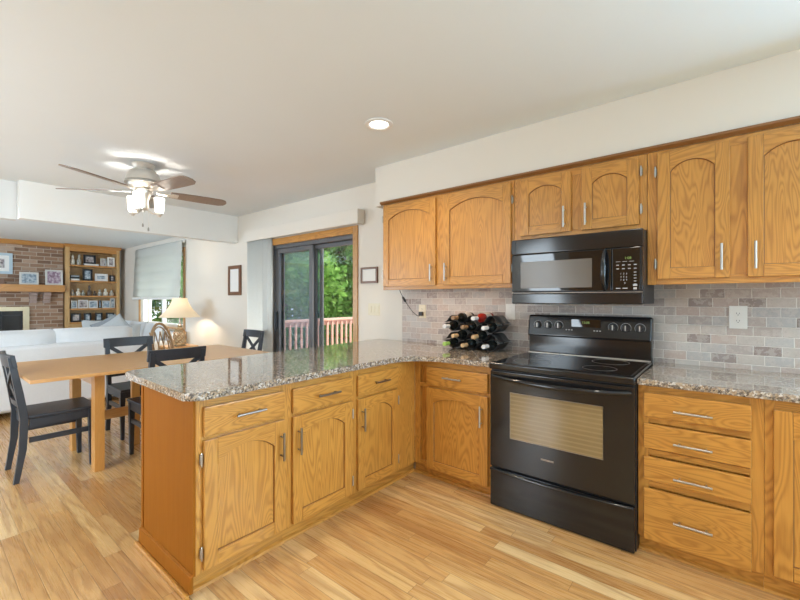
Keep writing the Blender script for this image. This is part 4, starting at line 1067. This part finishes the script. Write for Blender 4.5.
for a, c_, l in ((.03, .235, 'black frame at the left end of the bottom bookcase shelf'), (.30, .46, 'black frame second from the left on the bottom bookcase shelf'), (.54, .71, 'black frame second from the right on the bottom bookcase shelf'), (.79, .985, 'black frame at the right end of the bottom bookcase shelf')):
    frame_pic(l, yz(a), yz(c_), z, z + .17, XS, .028, BLACKF, PHOTO1 if a < .2 else PHOTO2, group=G)

# ------------------------------------------------------------------ sofas and cushions
s1 = thing('sofa', 'white sofa seen from behind, beyond the dining table', 'sofa', (-6.1, .85, 0))
SY0, SY1 = -.30, 1.86
finish('base', B().box(-6.62, -5.70, SY0 + .02, SY1 - .02, .06, .30, .03, seg=3), SOFA, s1)
finish('back_frame', B().box(-5.90, -5.665, SY0, SY1, .075, .735, .035, seg=4), SOFA, s1)
for y in (SY0, SY1 - .20):
    finish('armrest', B().box(-6.64, -5.905, y, y + .20, .06, .60, .05, seg=4), SOFA, s1)
for ya, yb_ in ((SY0 + .22, 1.085), (1.045, SY1 - .03)):
    yc = (ya + yb_) / 2
    R_ = Matrix.Rotation(math.radians(80), 3, 'Y')
    finish('back_cushion', B().pillow(.50, yb_ - ya, .27, (-6.02 + .07, yc, .645), 14, .0, rot=R_), SOFA, s1)
for ya, yb_ in ((SY0 + .21, .78), (.785, SY1 - .21)):
    finish('seat_cushion', B().box(-6.60, -6.08, ya, yb_, .305, .44, .04, seg=4), SOFA, s1)
for x in (-6.55, -5.76):
    for y in (SY0 + .08, SY1 - .08): finish('foot', B().lathe([(.022, 0), (.028, .0495)], (x, y, 0), 12), BLACKM, s1)
s2 = thing('sofa', 'white sofa below the roman shade against the window wall', 'sofa', (-7.9, 2.4, 0))
finish('base', B().box(-9.3, -6.75, 1.95, 2.80, .06, .30, .03, seg=3), SOFA, s2)
finish('back_frame', B().box(-9.3, -6.75, 2.60, 2.82, .305, .70, .05, seg=4), SOFA, s2)
for x in (-9.32, -6.93): finish('armrest', B().box(x, x + .2, 1.93, 2.59, .305, .58, .05, seg=4), SOFA, s2)
for k in range(3):
    xa = -9.11 + k * .722
    finish('seat_cushion', B().box(xa, xa + .715, 1.94, 2.59, .305, .44, .04, seg=4), SOFA, s2)
    finish('back_cushion', B().pillow(.70, .40, .17, (xa + .36, 2.52, .645), 10, .2, rot=Matrix.Rotation(math.radians(78), 3, 'X')), SOFA, s2)
for x in (-9.2, -6.85):
    for y in (2.02, 2.74): finish('foot', B().lathe([(.022, 0), (.028, .0595)], (x, y, 0), 12), BLACKM, s2)
def pil(label, c, w, h, th, yaw, tilt, roll, mat):
    R_ = Matrix.Rotation(math.radians(yaw), 3, 'Z') @ Matrix.Rotation(math.radians(tilt), 3, 'X') @ Matrix.Rotation(math.radians(roll), 3, 'Z')
    single('throw_pillow', B().pillow(w, h, th, c, 12, .7, rot=R_), mat, label, 'pillow', c, 'pillows on the far sofa')
pil('wide pale throw pillow beside the bookcase end of the far sofa', (-8.80, 2.16, .665), .52, .42, .13, 70, 68, 0, PILLOWL)
pil('grey throw pillow tilted on one corner on the far sofa', (-8.05, 2.12, .735), .40, .40, .13, 66, 66, 30, PILLOWG)
pil('pale throw pillow tilted beside the grey one on the far sofa', (-7.55, 2.09, .745), .40, .40, .13, 72, 66, 38, PILLOWL)
pil('light grey throw pillow at the lamp end of the far sofa', (-7.13, 2.12, .655), .36, .40, .11, 76, 68, 0, PILLOWL)
pil('beige throw pillow lying flat on the far sofa seat', (-8.42, 2.05, .497), .26, .20, .10, 3, 4, 0, PILLOWB)

# ------------------------------------------------------------------ end table, lamp, rattan chair
et = thing('end_table', 'small wooden end table under the lit table lamp', 'end table', (-6.2, 2.48, 0))
finish('top', B().box(-6.46, -6.04, 2.30, 2.70, .525, .55, .004), TABLEW, et)
for x in (-6.44, -6.09):
    for y in (2.32, 2.65): finish('leg', B().box(x, x + .035, y, y + .035, 0, .5245, .003), TABLELEG, et)
LX, LY, LZ = -6.17, 2.49, .5505
tl = thing('table_lamp', 'lit table lamp with a flared linen shade and glass body', 'lamp', (LX, LY, LZ))
finish('base', B().lathe([(.075, 0), (.078, .012), (.07, .018), (0, .018)], (LX, LY, LZ), 24), DNICKEL, tl)
bd = finish('glass_body', B().lathe([(.07, .0185), (.078, .03), (.080, .18), (.070, .235), (.035, .27), (.028, .29), (0, .29)], (LX, LY, LZ), 24), LAMPGLASS, tl)
b = B()
for k in range(6):
    for s_ in (1, -1):
        pp = []
        for i in range(9):
            a = k * PI / 3 + s_ * i / 8 * PI * .62; h = .03 + i / 8 * .17
            pp.append((LX + .0835 * math.cos(a), LY + .0835 * math.sin(a), LZ + h))
        b.tube(pp, .0045, 5)
finish('lattice', b, RATTAN, bd)
finish('neck', B().lathe([(.03, .2905), (.034, .30), (.022, .315), (.012, .33), (.012, .46), (0, .46)], (LX, LY, LZ), 16), DNICKEL, tl)
sh = []
for i in range(13):
    t_ = i / 12; r = .095 + (.272 - .095) * (t_ ** 1.9 * .75 + t_ * .25); sh.append((r, .695 - t_ * .275))
ls = finish('lamp_shade', B().lathe(sh + [(r - .003, z) for r, z in sh[::-1]] + sh[:1], (LX, LY, LZ), 40), LINEN, tl)
ls.data.polygons.foreach_set('use_smooth', [True] * len(ls.data.polygons))
finish('finial', B().lathe([(0, .735), (.008, .73), (.010, .715), (.004, .70), (.004, .46)][::-1], (LX, LY, LZ), 10), DNICKEL, tl)
lamp('table_lamp_bulb', 'POINT', (LX, LY, LZ + .56), 15, (1, .82, .60), .04)

rc_ = thing('rattan_chair', 'rattan armchair with an arched lattice back beside the table lamp', 'armchair', (-5.66, 2.255, 0), math.radians(-55), None)
RH = .225
def arch3(half, z0, z1, y, n=18): return [(half * math.cos(PI - PI * k / n), y - .06 * math.sin(PI * k / n), z0 + (z1 - z0) * math.sin(PI * k / n) ** .8) for k in range(n + 1)]
b = B(); b.tube([(-RH, -.2, 0)] + arch3(RH, .45, .905, -.2) + [(RH, -.2, 0)], .017, 8)
finish('back_hoop', b, RATTAN, rc_, local=True)
b = B(); b.tube(arch3(RH - .035, .46, .86, -.205), .008, 6)
for k in range(4):
    x0_ = -RH + .06 + k * .10
    b.tube([(x0_ - .02, -.21, .46), (x0_ + .06, -.25, .80)], .007, 6).tube([(x0_ + .06, -.21, .46), (x0_ - .04, -.25, .80)], .007, 6)
finish('back_lattice', b, RATTAN, rc_, local=True)
b = B(); b.pillow(.44, .42, .09, (0, 0.02, .40), 10, .1); finish('seat_cushion', b, PILLOWB, rc_, local=True)
b = B(); b.tube([(-.2, -.19, .345), (-.2, .2, .345), (.2, .2, .345), (.2, -.19, .345), (-.2, -.19, .345)], .014, 8); finish('seat_frame', b, RATTAN, rc_, local=True)
for x in (-.2, .2): finish('leg', B().tube([(x, .2, 0), (x, .2, .355)], .016, 8), RATTAN, rc_, local=True)

# ------------------------------------------------------------------ outside: deck, railing, trees
g = B().box(-40, 12, YW + .16, 45, -1.3, -1.2); struct('ground', g, LAWN)
b = B()
for k in range(48): b.box(-6.05, .6, YW + .17 + k * .075, YW + .24 + k * .075, -.12, -.085)
dk = single('deck_floor', b, DECKW, 'reddish wood deck floor outside the sliding glass door', 'deck', (-3, 4.6, -.12), smooth=False); dk['kind'] = 'structure'
rl = thing('deck_railing', 'salmon-coloured wooden deck railing outside the sliding door', 'railing', (-6.0, 4.8, -.085))
finish('cap_rail', B().box(-6.07, -5.93, YW + .18, 7.0, .82, .862, .004), DECKW, rl)
finish('top_rail', B().box(-6.02, -5.985, YW + .18, 7.0, .735, .8195, .003), DECKW, rl)
finish('bottom_rail', B().box(-6.02, -5.985, YW + .18, 7.0, .0, .07, .003), DECKW, rl)
for k in range(32): finish('baluster', B().box(-5.9845, -5.95, YW + .25 + k * .122, YW + .285 + k * .122, -.02, .80, .002), DECKW, rl)
for y in (YW + .19, 4.9, 6.95): finish('post', B().box(-6.13, -6.0205, y - .045, y + .045, -.0848, .8195, .004), DECKW, rl)

def foliage_mesh(seed, n, R, H):
    rnd = random.Random(seed); b = B(); bm = b.bm
    cl = [(Vector((rnd.uniform(-1, 1) * R, rnd.uniform(-1, 1) * R, H * rnd.uniform(.0, 1))), rnd.uniform(.55, 1.0) * R * .55) for _ in range(36)]
    for i in range(n):
        c0, rr = cl[i % len(cl)]
        d = Vector((rnd.gauss(0, 1), rnd.gauss(0, 1), rnd.gauss(0, 1))).normalized() * rr * rnd.random() ** .45
        p = c0 + d; s_ = rnd.uniform(.06, .13)
        u = Vector((rnd.gauss(0, 1), rnd.gauss(0, 1), rnd.gauss(0, .7))).normalized(); w_ = u.cross(Vector((rnd.gauss(0, 1), rnd.gauss(0, 1), rnd.gauss(0, 1)))).normalized()
        vs = [bm.verts.new(p + u * s_), bm.verts.new(p + w_ * s_ * .55), bm.verts.new(p - u * s_), bm.verts.new(p - w_ * s_ * .55)]
        bm.faces.new(vs)
    return b
def make_tree(label, x, y, seed, n, R, H, z0=-1.0):
    o = thing('tree', label, 'tree', (x, y, -1.2), 0, 'leafy trees beyond the deck')
    rnd = random.Random(seed + 50)
    pts = [(0, 0, 0), (rnd.uniform(-.2, .2), rnd.uniform(-.2, .2), H * .4), (rnd.uniform(-.3, .3), rnd.uniform(-.3, .3), H * .95)]
    b = B(); b.tube(pts, [.17, .12, .04], 10)
    for k in range(5):
        z_ = H * (.25 + .12 * k); a = rnd.uniform(0, 2 * PI); b.tube([(0, 0, z_), (math.cos(a) * R * .5, math.sin(a) * R * .5, z_ + H * .15)], [.06, .02], 6)
    finish('trunk', b, BARK, o, local=True)
    finish('foliage', foliage_mesh(seed, n, R, H), LEAF, o, smooth=False, local=True)
    return o
t1 = make_tree('leafy green tree nearest the deck, seen through the sliding door', -8.6, 7.9, 1, 26000, 1.6, 6.4)
t2 = make_tree('leafy green tree farther back, seen through the left pane of the sliding door', -14.5, 10.1, 2, 24000, 1.8, 6.4)
dup(t1, (-17.6, 16.6, -1.2), 1.3, 'leafy tree far back, seen through the right pane of the sliding door')
dup(t2, (-21.9, 7.9, -1.2), 2.2, 'leafy tree outside the family room window')
dup(t1, (-24.5, 15.0, -1.2), 2.9, 'leafy tree in the far distance past the deck')
